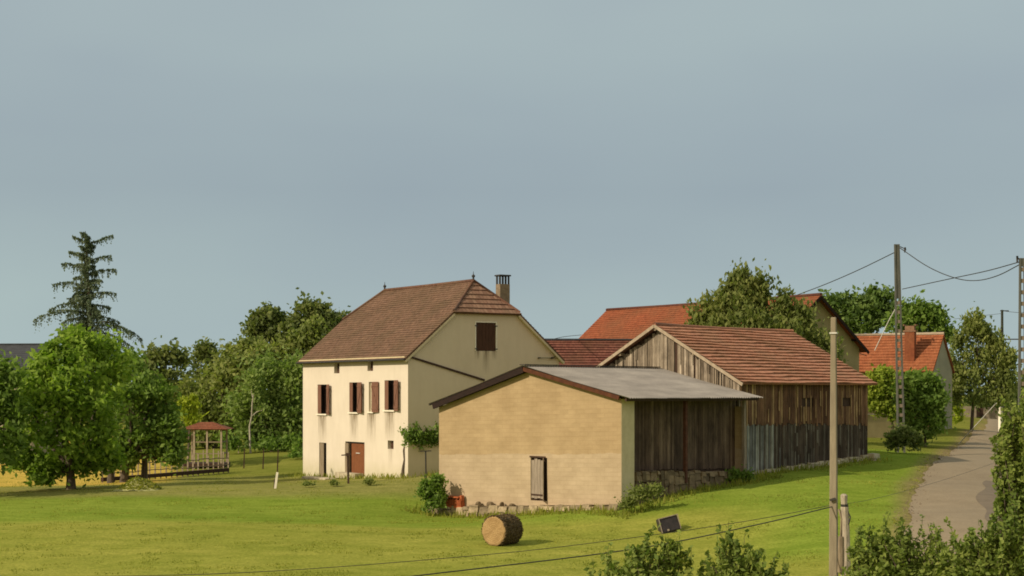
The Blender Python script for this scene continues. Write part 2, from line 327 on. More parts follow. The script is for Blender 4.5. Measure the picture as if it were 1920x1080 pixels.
# ------------------------------------------------------------------ mesh builder and tagging
def tag(o, label=None, cat=None, group=None, kind=None):
    if label: o['label'] = label
    if cat: o['category'] = cat
    if group: o['group'] = group
    if kind: o['kind'] = kind
    return o
def thing(name, label, cat, loc, rot=0.0, group=None):
    o = bpy.data.objects.new(name, None); C.objects.link(o); o.empty_display_size = 0.3
    o.location = loc; o.rotation_euler = (0, 0, rot)
    return tag(o, label, cat, group)
class MB:
    """Collects faces in the coordinates of the thing (local x, y and z above its base)."""
    def __init__(s): s.v = []; s.f = []; s.r = []; s.uv = []; s.m = []; s.rr = random.Random(7)
    def face(s, ps, rnd=None, uv=None, m=0):
        i = len(s.v); s.v += [tuple(p) for p in ps]; s.f.append(tuple(range(i, i + len(ps))))
        s.r.append(s.rr.random() if rnd is None else rnd); s.uv.append(uv); s.m.append(m)
    def box(s, x0, x1, y0, y1, z0, z1, rnd=None, m=0):
        if x0 > x1: x0, x1 = x1, x0
        if y0 > y1: y0, y1 = y1, y0
        if z0 > z1: z0, z1 = z1, z0
        s.hex([(x0,y0,z0),(x1,y0,z0),(x1,y1,z0),(x0,y1,z0),(x0,y0,z1),(x1,y0,z1),(x1,y1,z1),(x0,y1,z1)], rnd, m)
    def hex(s, c, rnd=None, m=0):
        r = s.rr.random() if rnd is None else rnd
        i = len(s.v); s.v += [tuple(p) for p in c]
        for f in ((3,2,1,0),(4,5,6,7),(0,1,5,4),(1,2,6,5),(2,3,7,6),(3,0,4,7)):
            s.f.append(tuple(i + k for k in f)); s.r.append(r); s.uv.append(None); s.m.append(m)
    def bar(s, a, b, w, h=None, w2=None, h2=None, rnd=None, up=(0,0,1)):
        """box section bar from a to b"""
        a = Vector(a); b = Vector(b); d = (b - a).normalized(); h = h or w; w2 = w2 or w; h2 = h2 or h
        upv = Vector(up)
        if abs(d.dot(upv)) > 0.95: upv = Vector((0, 1, 0))
        sd_ = d.cross(upv).normalized(); u = sd_.cross(d).normalized()
        c = []
        for p, ww, hh in ((a, w, h), (b, w2, h2)):
            for sx_, sy_ in ((-1,-1),(1,-1),(1,1),(-1,1)):
                c.append(p + sd_ * (sx_ * ww / 2) + u * (sy_ * hh / 2))
        s.hex(c, rnd)
    def tube(s, pts, rad, n=7, rnd=None):
        pts = [Vector(p) for p in pts]; r = s.rr.random() if rnd is None else rnd
        if not isinstance(rad, (list, tuple)): rad = [rad] * len(pts)
        base = len(s.v); prev = None
        for k, p in enumerate(pts):
            d = (pts[min(k+1, len(pts)-1)] - pts[max(k-1, 0)]).normalized()
            ref = Vector((0, 0, 1)) if abs(d.z) < 0.9 else Vector((1, 0, 0))
            a = d.cross(ref).normalized(); bb = d.cross(a).normalized()
            for j in range(n):
                t = 2 * math.pi * j / n
                s.v.append(tuple(p + (a * math.cos(t) + bb * math.sin(t)) * rad[k]))
        for k in range(len(pts) - 1):
            for j in range(n):
                a0 = base + k*n + j; a1 = base + k*n + (j+1) % n
                s.f.append((a0, a1, a1 + n, a0 + n)); s.r.append(r); s.uv.append(None); s.m.append(0)
        s.f.append(tuple(base + j for j in range(n))); s.r.append(r); s.uv.append(None); s.m.append(0)
        s.f.append(tuple(base + (len(pts)-1)*n + j for j in reversed(range(n)))); s.r.append(r); s.uv.append(None); s.m.append(0)
    def wall(s, plane, pos, a0, a1, z0, z1, holes=(), depth=0.3, sign=-1, top=None):
        """wall face in plane 'x' or 'y' at pos with rectangular holes (a0,a1,z0,z1) and their reveals; outward = sign"""
        As = sorted({a0, a1, *[h[0] for h in holes], *[h[1] for h in holes]})
        Zs = sorted({z0, z1, *[h[2] for h in holes], *[h[3] for h in holes]})
        P = (lambda a, z, d=0: (pos - sign * d, a, z)) if plane == 'x' else (lambda a, z, d=0: (a, pos - sign * d, z))
        for i in range(len(As)-1):
            for j in range(len(Zs)-1):
                ac = (As[i]+As[i+1])/2; zc = (Zs[j]+Zs[j+1])/2
                if any(h[0] < ac < h[1] and h[2] < zc < h[3] for h in holes): continue
                s.face([P(As[i],Zs[j]), P(As[i+1],Zs[j]), P(As[i+1],Zs[j+1]), P(As[i],Zs[j+1])], 0.5)
        for h in holes:
            for (p, q) in (((h[0],h[2]),(h[1],h[2])), ((h[1],h[2]),(h[1],h[3])), ((h[1],h[3]),(h[0],h[3])), ((h[0],h[3]),(h[0],h[2]))):
                s.face([P(*p), P(*q), P(*q, depth), P(*p, depth)], 0.5)
    def slope(s, E0, E1, rows, course, lift=0.05, seg=0.5, wob=0.02, thick=0.12, m=0, seed=1):
        """tiled roof plane. E0,E1: eave ends. rows: list of (t along slope vector, left fraction shift, right shift) giving the outline;
        each row = (Vector L, Vector R) from eave to top. Courses step up the slope."""
        rg = random.Random(seed)
        rows = [(Vector(E0), Vector(E1))] + [(Vector(a), Vector(b)) for a, b in rows]
        e = (rows[0][1] - rows[0][0]).normalized()
        up = (rows[1][0] - rows[0][0]); up = (up - e * up.dot(e)).normalized()
        nrm = e.cross(up).normalized()
        if nrm.z < 0: nrm = -nrm
        hs = [(r[0] - rows[0][0]).dot(up) for r in rows]
        def line(h):
            for k in range(len(rows)-1):
                if h <= hs[k+1] + 1e-6:
                    t = (h - hs[k]) / max(hs[k+1]-hs[k], 1e-6)
                    return rows[k][0].lerp(rows[k+1][0], t), rows[k][1].lerp(rows[k+1][1], t)
            return rows[-1]
        H = hs[-1]; n = max(1, round(H / course))
        L0 = (rows[0][1] - rows[0][0]).length; ns_ = max(2, int(L0 / seg))
        ph = [rg.uniform(0, 6.28) for _ in range(4)]
        org = rows[0][0]
        def W(x, k):     # gentle unevenness of the courses
            return wob * (math.sin(x*0.7+ph[0]+k*0.5) + 0.6*math.sin(x*1.9+ph[1]+k*1.3) + rg.uniform(-0.5, 0.5))
        for k in range(n):
            h0 = H * k / n; h1 = H * (k+1) / n
            A, B = line(h0); Cc, D_ = line(h1)
            lo = []; hi = []; bt = []
            for j in range(ns_ + 1):
                t = j / ns_; p = A.lerp(B, t); q = Cc.lerp(D_, t)
                x = (p - org).dot(e)
                w1 = W(x, k)
                lo.append(p + nrm * lift + up * w1); hi.append(q + nrm * 0.004); bt.append(p + up * w1 - nrm * 0.01)
            rc = rg.random()
            for j in range(ns_):
                def uvp(p): return ((p - org).dot(e), (p - org).dot(up))
                q4 = [lo[j], lo[j+1], hi[j+1], hi[j]]
                uvs = [((lo[j]-org).dot(e), h0+0.01), ((lo[j+1]-org).dot(e), h0+0.01), ((hi[j+1]-org).dot(e), h1-0.01), ((hi[j]-org).dot(e), h1-0.01)]
                s.face(q4, rc, uvs, m)
                s.face([bt[j], bt[j+1], lo[j+1], lo[j]], rc, [uvs[0], uvs[1], uvs[1], uvs[0]], m)
        # slab below the tiles
        for k in range(len(rows)-1):
            A, B = rows[k]; Cc, D_ = rows[k+1]
            dn = -nrm * thick; t0 = nrm * 0.002
            s.face([A+dn, Cc+dn, D_+dn, B+dn], 0.1, None, m)
            s.face([A+t0, Cc+t0, Cc+dn, A+dn], 0.3, None, m); s.face([B+dn, D_+dn, D_+t0, B+t0], 0.3, None, m)
        A, B = rows[0]; s.face([A+t0, A+dn, B+dn, B+t0], 0.3, None, m)
        A, B = rows[-1]; s.face([A+t0, B+t0, B+dn, A+dn], 0.3, None, m)
    def pieces(s):
        """faces grouped into the separate pieces of the part (boxes far from each other)"""
        key = {}; par = list(range(len(s.v)))
        def find(i):
            while par[i] != i: par[i] = par[par[i]]; i = par[i]
            return i
        for i, p in enumerate(s.v):
            k = (round(p[0], 3), round(p[1], 3), round(p[2], 3))
            if k in key: par[find(i)] = find(key[k])
            else: key[k] = i
        for f in s.f:
            for j in f[1:]: par[find(j)] = find(f[0])
        roots = {}
        for i, f in enumerate(s.f): roots.setdefault(find(f[0]), []).append(i)
        if len(roots) > 60 or len(roots) < 2: return [list(range(len(s.f)))]
        G_ = []
        for fl in roots.values():
            P = np.array([s.v[j] for i in fl for j in s.f[i]]); G_.append([fl, P.min(0), P.max(0), (P.max(0) - P.min(0)).max()])
        par2 = list(range(len(G_)))
        def f2(i):
            while par2[i] != i: i = par2[i]
            return i
        for i in range(len(G_)):
            for j in range(i):
                gap = np.maximum(0, np.maximum(G_[i][1] - G_[j][2], G_[j][1] - G_[i][2]))
                if math.sqrt((gap ** 2).sum()) <= max(.02, .49 * max(G_[i][3], G_[j][3])): par2[f2(i)] = f2(j)
        out = {}
        for i in range(len(G_)): out.setdefault(f2(i), []).extend(G_[i][0])
        return list(out.values())
    def build(s, name, mat, parent=None, smooth=False, loc=None):
        if len(s.f) < 6000 and parent is not None:
            ps = s.pieces()
            if len(ps) > 1:
                first = None
                for fl in ps:
                    m2 = MB()
                    for i in fl: m2.face([s.v[j] for j in s.f[i]], s.r[i], s.uv[i], s.m[i])
                    if smooth:      # keep shared corners of smooth parts
                        key = {}; nv = []; nf = []
                        for f in m2.f:
                            g_ = []
                            for j in f:
                                k = tuple(round(c, 5) for c in m2.v[j])
                                if k not in key: key[k] = len(nv); nv.append(m2.v[j])
                                g_.append(key[k])
                            nf.append(tuple(g_))
                        m2.v = nv; m2.f = nf
                    o = m2._build(name, mat, parent, smooth, loc); first = first or o
                return first
        return s._build(name, mat, parent, smooth, loc)
    def _build(s, name, mat, parent=None, smooth=False, loc=None):
        me = bpy.data.meshes.new(name); me.from_pydata(s.v, [], s.f); 
        mats = mat if isinstance(mat, (list, tuple)) else [mat]
        for q in mats: me.materials.append(MATS[q])
        at_ = me.attributes.new('rnd', 'FLOAT', 'FACE'); at_.data.foreach_set('value', np.array(s.r, dtype=np.float32))
        if len(mats) > 1: me.polygons.foreach_set('material_index', np.array(s.m, dtype=np.int32))
        if any(u is not None for u in s.uv):
            ul = me.uv_layers.new(name='UVMap'); d = []
            for f, u in zip(s.f, s.uv):
                for k in range(len(f)): d += list(u[k]) if u is not None else [0.13, 0.17]
            ul.data.foreach_set('uv', np.array(d, dtype=np.float32))
        if smooth: me.polygons.foreach_set('use_smooth', np.ones(len(s.f), dtype=bool))
        me.update()
        o = bpy.data.objects.new(name, me); C.objects.link(o)
        if parent is not None: o.parent = parent
        if loc is not None: o.location = loc
        return o
def npmesh(name, v, q, mat, rnd, parent=None, loc=None):
    me = bpy.data.meshes.new(name); n = len(v); m_ = len(q); k = q.shape[1]
    me.vertices.add(n); me.vertices.foreach_set('co', v.astype(np.float32).ravel())
    me.loops.add(m_ * k); me.loops.foreach_set('vertex_index', q.astype(np.int32).ravel())
    me.polygons.add(m_); me.polygons.foreach_set('loop_start', np.arange(0, m_ * k, k, dtype=np.int32))
    me.update(calc_edges=True); me.materials.append(MATS[mat])
    a = me.attributes.new('rnd', 'FLOAT', 'FACE'); a.data.foreach_set('value', rnd.astype(np.float32))
    o = bpy.data.objects.new(name, me); C.objects.link(o)
    if parent is not None: o.parent = parent
    if loc is not None: o.location = loc
    return o
# ------------------------------------------------------------------ ground sheet and lane
LANE = [((1640,1120),(1905,1120),52),((1665,1050),(1897,1050),61),((1700,985),(1884,985),70),((1716,930),(1881,930),82),((1738,893),(1876,893),95),((1774,857),(1873,857),112),
        ((1803,838),(1871,838),128),((1828,824),(1872,824),148),((1846,814),(1878,814),175),((1856,805),(1888,805),215)]
laneL = []; laneR = []
for (l, r, D) in LANE:
    laneL.append(((l[0]-CX)/F*D, D)); laneR.append(((r[0]-CX)/F*D, D))
ys = np.array([p[1] for p in laneL]); lx = np.array([p[0] for p in laneL]); rx = np.array([p[0] for p in laneR])
def lane_mask(X, Y):
    L = np.interp(Y, ys, lx); Rr = np.interp(Y, ys, rx)
    d = np.minimum(X - L, Rr - X)
    return d
def axis(a, b, step, outer):
    core = np.arange(a, b + 1e-6, step)
    return np.concatenate([-np.array(outer[::-1]) + a, core, np.array(outer) + b])
outer = [3, 8, 16, 30, 60, 110, 200, 400, 800, 1600, 3000]
gx = axis(-62, 62, 0.5, outer); gy = axis(52, 172, 0.5, outer)
GX, GY = np.meshgrid(gx, gy)
GZ = ground_np(GX, GY)
rng = np.random.default_rng(3)
def wavy(X, Y, s, seed):
    r = np.random.default_rng(seed); o = np.zeros_like(X)
    for _ in range(7):
        a = r.uniform(0, 6.28); k = s * r.uniform(0.6, 1.8); o += np.sin((X*np.cos(a)+Y*np.sin(a))*k + r.uniform(0, 6.28))
    return o / 7
inside = (np.abs(GX) < 70) & (GY < 190)
GZ = GZ + np.where(inside, wavy(GX, GY, 1.2, 5) * 0.05 + wavy(GX, GY, 0.35, 6) * 0.08, 0)
dm = lane_mask(GX, GY)
GZ = GZ - np.clip((dm + 0.6) / 0.6, 0, 1) * 0.10 * ((GY > 48) & (GY < 220))
nyy, nxx = GX.shape
gv = np.stack([GX.ravel(), GY.ravel(), GZ.ravel()], -1)
idx = np.arange(nyy * nxx).reshape(nyy, nxx)
gq = np.stack([idx[:-1, :-1].ravel(), idx[:-1, 1:].ravel(), idx[1:, 1:].ravel(), idx[1:, :-1].ravel()], -1)
ground = npmesh('ground', gv, gq, 'meadow', np.zeros(len(gq)))
tag(ground, kind='structure')
ground.data.polygons.foreach_set('use_smooth', np.ones(len(gq), dtype=bool))
# what grows where
PX = CX + F * GX / np.maximum(GY, 20); 
olive = np.array([0.240, 0.255, 0.045]); green = np.array([0.175, 0.235, 0.032]); pale = np.array([0.27, 0.27, 0.075]); wheat = np.array([0.46, 0.34, 0.07])
dirt = np.array([0.24, 0.18, 0.09]); rough = np.array([0.15, 0.165, 0.03])
col = np.broadcast_to(olive, GX.shape + (3,)).copy()
def blend(mask, c):
    global col
    mask = np.clip(mask, 0, 1)[..., None]; col = col * (1 - mask) + c * mask
w1 = wavy(GX, GY, 0.25, 11) * 3
blend((GY - 77.5 + w1 * 0.4) / 2.0, green)                                       # greener band beyond the bale
blend(np.clip((GX - 9 + w1) / 3, 0, 1) * np.clip((GY - 66 + w1) / 2, 0, 1), green * 1.05)
blend(np.clip((GY - 91 + w1 * 0.5) / 3, 0, 1) * np.clip((-GX + 4) / 4, 0, 1), pale * 0.80)   # drier turf before the house and pen
blend(np.clip((GY - 112 + w1) / 4, 0, 1), rough * 1.1)
blend(np.clip((GX * -1 - 21 - (GY - 100) * 0.02) / 3, 0, 1) * np.clip((GY - 104) / 2, 0, 1) * np.clip((230 - GY) / 40, 0, 1) * np.clip((345 - PX) / 30, 0, 1), wheat)
blend(np.clip((dm + 1.3 + w1 * 0.15) / 0.9, 0, 1) * (GY > 50) * 0.75, dirt)
ca = ground.data.attributes.new('gcol', 'FLOAT_COLOR', 'POINT')
ca.data.foreach_set('color', np.concatenate([col.reshape(-1, 3), np.ones((nyy * nxx, 1))], -1).astype(np.float32).ravel())
# lane as its own sheet
dd = np.arange(50, 214, 0.5); tt = np.linspace(0, 1, 15)
LX = np.interp(dd, ys, lx); RX = np.interp(dd, ys, rx)
wbl = np.convolve(rng.normal(0, 0.35, len(dd) + 6), np.ones(7) / 7, 'valid')
XX = (LX + wbl)[:, None] * (1 - tt) + (RX - wbl)[:, None] * tt; YY = np.repeat(dd[:, None], len(tt), 1)
ZZ = ground_np(XX, YY) + 0.0 + 0.05 * np.sin(np.pi * tt)[None] - 0.03 + 0.02
rv = np.stack([XX.ravel(), YY.ravel(), ZZ.ravel()], -1); ii = np.arange(len(dd) * len(tt)).reshape(len(dd), len(tt))
rq = np.stack([ii[:-1, :-1].ravel(), ii[:-1, 1:].ravel(), ii[1:, 1:].ravel(), ii[1:, :-1].ravel()], -1)
road = npmesh('road', rv, rq, 'asphalt', np.zeros(len(rq))); tag(road, kind='structure')
# shade on the right of the lane, put in as a darker sheet
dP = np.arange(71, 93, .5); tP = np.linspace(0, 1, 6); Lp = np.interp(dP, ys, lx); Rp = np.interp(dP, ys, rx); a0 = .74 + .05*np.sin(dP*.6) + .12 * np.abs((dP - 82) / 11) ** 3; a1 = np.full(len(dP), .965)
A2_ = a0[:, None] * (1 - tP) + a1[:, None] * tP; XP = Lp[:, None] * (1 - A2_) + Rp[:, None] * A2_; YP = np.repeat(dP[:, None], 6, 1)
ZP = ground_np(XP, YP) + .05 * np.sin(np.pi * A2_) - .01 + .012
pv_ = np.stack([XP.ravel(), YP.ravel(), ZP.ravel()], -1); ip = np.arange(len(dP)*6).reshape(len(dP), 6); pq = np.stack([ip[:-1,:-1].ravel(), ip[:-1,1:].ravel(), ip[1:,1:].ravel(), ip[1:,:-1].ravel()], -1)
rp_ = npmesh('road_shade', pv_, pq, 'asphalt_shade', np.zeros(len(pq))); tag(rp_, kind='structure')
# grit and small stones along the lane edges
rg = np.random.default_rng(41); n = 1300; dE = rg.uniform(56, 150, n); sd0 = rg.random(n) < .6
xE = np.where(sd0, np.interp(dE, ys, lx) + rg.normal(-.1, .35, n), np.interp(dE, ys, rx) + rg.normal(0.05, .3, n)); zE_ = ground_np(xE, dE)
sz = rg.uniform(.015, .045, n); o4 = np.array([(-1,-1,0),(1,-1,0),(1,1,0),(-1,1,0),(0,0,1.1)]); vv = np.stack([xE, dE, zE_], -1)[:, None] + o4[None] * sz[:, None, None] * rg.uniform(.7, 1.3, (n, 5, 1)); vv = vv.reshape(-1, 3)
b5 = np.arange(n)[:, None] * 5; fq = np.concatenate([b5 + np.array([[0,1,4]]), b5 + np.array([[1,2,4]]), b5 + np.array([[2,3,4]]), b5 + np.array([[3,0,4]])])
gr = npmesh('gravel', vv, fq, 'stone_dark', rg.random(len(fq))); tag(gr, 'loose grit along both lane edges', 'gravel', kind='stuff')
# ------------------------------------------------------------------ foliage helpers
def leaf_cloud(rg, centers, size, flat=0.0, vertical=0.0):
    n = len(centers)
    t = rg.normal(size=(n, 3)); t[:, 2] = t[:, 2] * (1 + vertical * 3); t /= np.linalg.norm(t, axis=1, keepdims=True)
    r = rg.normal(size=(n, 3)); b_ = np.cross(t, r); b_ /= np.linalg.norm(b_, axis=1, keepdims=True) + 1e-9
    s = size * rg.uniform(0.6, 1.35, (n, 1))
    v = np.stack([centers - t*s, centers + b_*s*0.55, centers + t*s, centers - b_*s*0.55], 1).reshape(-1, 3)
    q = np.arange(n * 4).reshape(n, 4)
    return v, q
def crown_points(rg, lobes, density, per=22, sig=0.35, shell=0.55, vert=1.0):
    out = []; sub = []
    for (c, rad) in lobes:          # each bough carries smaller boughs of uneven size
        rad = np.array(rad, float); sub.append((c, rad * .78))
        for _ in range(7):
            d = rg.normal(size=3); d[2] += .25; d /= np.linalg.norm(d); k = rg.uniform(.26, .44)
            sub.append((np.array(c) + d * rad * (1.02 - k * .75), rad.mean() * k * np.array([1.1, 1.1, .85])))
    lobes = sub
    for (c, rad) in lobes:
        rad = np.array(rad, float)
        vol = rad[0] * rad[1] + rad[1] * rad[2] + rad[0] * rad[2]
        nc = max(3, int(density * vol * .80))
        d = rg.normal(size=(nc, 3)); d /= np.linalg.norm(d, axis=1, keepdims=True)
        ph = rg.uniform(0, 6.28, (3, 3))
        w = 1 + 0.16 * np.sin(d @ rg.normal(size=(3,)) * 4 + ph[0, 0]) + 0.12 * np.sin(d @ rg.normal(size=(3,)) * 7 + ph[1, 0])
        rr = (shell + (1 - shell) * rg.random(nc) ** 0.6) * w
        cc = np.array(c) + d * rad * rr[:, None]
        k = rg.integers(per // 2, per * 3 // 2, nc)
        p = np.repeat(cc, k, 0); p = p + rg.normal(size=p.shape) * sig * np.array([1, 1, vert]) * np.repeat(rg.uniform(0.5, 1.3, nc), k)[:, None]
        out.append(p)
    return np.concatenate(out)
def tree(name, label, cat, D, base, lobes, leaf, size, density=3.0, per=22, sig=0.35, trunk_r=0.2, group=None, bark='bark', vert=1.0,
         vertical=0.0, seed=1, shell=0.5, dth=0.8, limbs=True, drop=0, trunkname='trunk', crownname='crown'):
    """lobes: (px, py, rx_px, ry_px, depth offset)"""
    rg = np.random.default_rng(seed); rnd = random.Random(seed)
    b0 = gp(base[0], D); root = thing(name, label, cat, b0, 0, group)
    L = []
    for lb in lobes:
        px, py, rxp, ryp = lb[:4]; py = py + drop * max(0.0, min(1.0, (720 - py) / 130)); dz = lb[4] if len(lb) > 4 else 0
        p = at(px, py, D + dz) - b0; rx_ = rxp * D / F * .90; rz_ = ryp * D / F * .90
        L.append((tuple(p), (rx_, (rx_ + rz_) / 2 * dth, rz_)))
    pts_ = crown_points(rg, L, density, per, sig, shell, vert)
    pts_ = pts_[pts_[:, 2] > 0.15]
    v, q = leaf_cloud(rg, pts_, size, vertical=vertical)
    npmesh(crownname, v, q, leaf, rg.random(len(q)) * 0.75 + 0.25 * np.clip(rg.normal(0.5, 0.3, len(q)), 0, 1), root)
    if limbs:
        mb = MB(); mb.rr = rnd
        cz = sum(l[0][2] for l in L) / len(L); cxm = sum(l[0][0] for l in L) / len(L)
        low = min(l[0][2] - l[1][2] * 0.6 for l in L); fork = max(0.6, min(cz * 0.5, low + 0.8))
        top = Vector((cxm * 0.25, 0, fork))
        mb.tube([(0, 0, -0.3), (0, 0, 0.2), Vector((top.x * 0.4, 0.05, fork * 0.5)), top], [trunk_r * 1.3, trunk_r * 1.05, trunk_r * 0.9, trunk_r * 0.75], 9)
        for l in L:
            e = Vector(l[0]) + Vector((0, 0, l[1][2] * 0.35)); mid = top.lerp(e, 0.5) + Vector((rnd.uniform(-.3, .3), rnd.uniform(-.3, .3), -0.08 * (e - top).length))
            mb.tube([top - Vector((0, 0, 0.2)), mid, e], [trunk_r * 0.55, trunk_r * 0.35, trunk_r * 0.08], 6)
            for _ in range(4):
                d = Vector((rnd.gauss(0, 1), rnd.gauss(0, 1), rnd.gauss(0.4, .8))).normalized()
                e2 = mid.lerp(e, rnd.random()) ; mb.tube([e2, e2 + Vector((d.x * l[1][0], d.y * l[1][1], d.z * l[1][2])) * 0.75], [trunk_r * 0.2, trunk_r * 0.05], 5)
        mb.build(trunkname, bark, root, True)
    return root
# ================================================================== HOUSE
HV = Vector((0.846, 0.533)); HV.normalize()
def frame(px, D, vdir):
    """thing frame: origin at the near corner, local x = vdir (away to the right), local y = to the left and away"""
    v = Vector(vdir).normalized(); x0 = (px - CX) / F * D
    return (x0, D), math.atan2(v.y, v.x), v, Vector((-v.y, v.x))
def on_x0(fr, px, xoff=0.0):           # plane local x=xoff: y coordinate seen at px, and depth
    (x0, y0), a, v, u = fr; x0 += v.x * xoff; y0 += v.y * xoff
    k = (px - CX) / F; t = (k * y0 - x0) / (u.x - k * u.y); return t, y0 + u.y * t
def on_y0(fr, px, yoff=0.0):
    (x0, y0), a, v, u = fr; x0 += u.x * yoff; y0 += u.y * yoff
    k = (px - CX) / F; t = (k * y0 - x0) / (v.x - k * v.y); return t, y0 + v.y * t
hf = frame(765, 100.0, (0.846, 0.533)); HB = g(*hf[0])            # base height
house = thing('farmhouse', 'tall cream rendered farmhouse with brown clipped gable roof and reddish shutters', 'house', (hf[0][0], hf[0][1], HB), hf[1])
LEN, WID = 14.85, 10.95
EAVE = CAMZ + 2.28 - HB; RIDGE = CAMZ + 6.96 - HB; HIPZ = CAMZ + 4.97 - HB; MID = WID / 2
SL = (RIDGE - EAVE) / MID
def hx(p0, p1, y0, y1):                 # rectangle on the facade plane from pixels -> (a0,a1,z0,z1)
    a, d1 = on_x0(hf, p1); b_, d2 = on_x0(hf, p0); d = (d1 + d2) / 2
    return (a, b_, zat(y1, d) - HB, zat(y0, d) - HB)
def hy(p0, p1, y0, y1):
    a, d1 = on_y0(hf, p0); b_, d2 = on_y0(hf, p1); d = (d1 + d2) / 2
    return (a, b_, zat(y1, d) - HB, zat(y0, d) - HB)
W1 = hx(595.5, 613, 721, 776); W2 = hx(655, 672, 717, 773); W3 = hx(691.5, 701, 716, 772); W4 = hx(721, 740, 713, 769)
A1 = hx(626.5, 636.5, 681, 700); A2 = hx(689, 699.5, 677, 695.5)
D1 = hx(598.5, 612, 830, 897); D2 = hx(647.5, 683.5, 828.5, 898); SW = hx(727, 738, 826, 842)
GW = hy(892.5, 929.5, 605, 658)
st = [(0.5*(w[0]+w[1]), w[2], 0.66, 2.0, 1.3) for w in (W1, W2, W3, W4)] + [((SW[0]+SW[1])/2, SW[2], 0.35, 1.3, 0.6), (LEN/2, EAVE-0.4, LEN*1.2, 0.7, 0.12)]
cream_mat('cream_render', st)
gc = (GW[0]+GW[1])/2
cream_mat('cream_render_gable', [(gc, GW[2], 0.28, 1.5, 1.0), (GW[0]+0.1, GW[2], 0.22, 0.6, 0.9), (GW[1]-0.1, GW[2], 0.22, 0.6, 0.9)], axis='X',
          base1=(0.56, 0.48, 0.34), base2=(0.64, 0.555, 0.40))
mb = MB()
mb.wall('x', 0.0, 0, LEN, -1.5, EAVE, [W1, W2, W3, W4, A1, A2, D1, D2, SW], 0.32)
mb.wall('x', WID, 0, LEN, -1.5, EAVE, [], 0.3, 1)
mb.build('facade_wall', 'cream_render', house)
mb = MB()
hl = (HIPZ - EAVE) / SL
for yy, sg in ((0.0, -1), (LEN, 1)):
    if yy == 0.0: mb.wall('y', yy, 0, WID, -1.5, EAVE, [], 0.3, sg)
    else: mb.wall('y', yy, 0, WID, -1.5, EAVE, [], 0.3, sg)
    if yy == 0.0:   # upper gable around the attic window
        z1 = GW[3]; z0 = GW[2]
        def xl(z): return (z - EAVE) / SL
        for (za, zb) in ((EAVE, z0), (z0, z1), (z1, HIPZ)):
            if za == z0:
                mb.face([(xl(za), yy, za), (GW[0], yy, za), (GW[0], yy, zb), (xl(zb), yy, zb)], .5)
                mb.face([(GW[1], yy, za), (WID-xl(za), yy, za), (WID-xl(zb), yy, zb), (GW[1], yy, zb)], .5)
            else:
                mb.face([(xl(za), yy, za), (WID-xl(za), yy, za), (WID-xl(zb), yy, zb), (xl(zb), yy, zb)], .5)
        for (p, q) in (((GW[0],z0),(GW[1],z0)), ((GW[1],z0),(GW[1],z1)), ((GW[1],z1),(GW[0],z1)), ((GW[0],z1),(GW[0],z0))):
            mb.face([(p[0],0,p[1]), (q[0],0,q[1]), (q[0],.2,q[1]), (p[0],.2,p[1])], .5)
    else:
        mb.face([(0, yy, EAVE), (WID, yy, EAVE), (WID-hl, yy, HIPZ), (hl, yy, HIPZ)], .5)
mb.build('gable_wall', 'cream_render_gable', house)
# roof
OV, OG = 0.32, 0.22; SETB = 1.48
mb = MB()
el_ = EAVE - OV * SL
hs_ = HIPZ + OG * 0
def ysetL(z): return 0
for side in (0, 1):
    x = (lambda t: t) if side == 0 else (lambda t: WID - t)
    E0 = (x(-OV), -OG, el_); E1 = (x(-OV), LEN + OG, el_)
    M0 = (x(hl), -OG, HIPZ); M1 = (x(hl), LEN + OG, HIPZ)
    T0 = (x(MID), SETB, RIDGE); T1 = (x(MID), LEN - SETB, RIDGE)
    mb.slope(E0, E1, [(M0, M1), (T0, T1)], 0.24, lift=0.035, seg=0.6, wob=0.012, seed=3 + side)
roofo = mb.build('roof', 'tiles_house', house)
mb = MB()
for yy, s_ in ((-OG, 1), (LEN + OG, -1)):
    zl = HIPZ - 0.10
    k = (RIDGE - HIPZ) / (SETB + OG)
    T = Vector((MID, yy + s_ * (SETB + OG), RIDGE))
    mb.slope((hl - 0.12, yy - s_*0.08, zl), (WID - hl + 0.12, yy - s_*0.08, zl), [(T + Vector((-0.03, 0, 0)), T + Vector((0.03, 0, 0)))], 0.38, lift=0.06, seg=0.5, wob=0.01, seed=8)
mb.build('hip', 'tiles_hip', roofo)
mb = MB()
mb.tube([(MID, SETB, RIDGE + .04), (MID, LEN/2, RIDGE + .02), (MID, LEN - SETB, RIDGE + .04)], 0.11, 8)
for yy, s_ in ((-OG, 1), (LEN + OG, -1)):
    for xx in (hl - 0.05, WID - hl + 0.05):
        mb.tube([(xx, yy, HIPZ + .02), (MID, yy + s_*(SETB+OG), RIDGE + .05)], 0.09, 7)
mb.build('ridge_cap', 'tiles_hip', roofo, True)
mb = MB()    # rendered rake band and eave cornice
for yy in (-OG + 0.0,):
    for sx_ in (0, 1):
        x = (lambda t: t) if sx_ == 0 else (lambda t: WID - t)
        mb.bar((x(-OV + .05), yy + 0.1, el_ - 0.17), (x(hl), yy + 0.1, HIPZ - 0.20), 0.22, 0.12, up=(0, 0, 1))
mb.bar((-0.14, -0.05, EAVE - 0.18), (-0.14, LEN + 0.05, EAVE - 0.18), 0.26, 0.10)
mb.build('cornice', 'lime_pillar', roofo)
mb = MB(); mb.tube([(-OV - 0.06, -OG, el_ - 0.05), (-OV - 0.06, LEN + OG, el_ - 0.05)], 0.06, 8)
mb.build('gutter', 'dark_metal', roofo, True)
for yy in (SETB, LEN - SETB):
    mb = MB(); mb.tube([(MID, yy, RIDGE), (MID, yy, RIDGE + .22), (MID, yy, RIDGE + .27), (MID, yy, RIDGE + .36), (MID, yy, RIDGE + .42), (MID, yy, RIDGE + .62)], [.10, .05, .11, .11, .03, .01], 8)
    mb.build('finial', 'dark_metal', roofo, True)
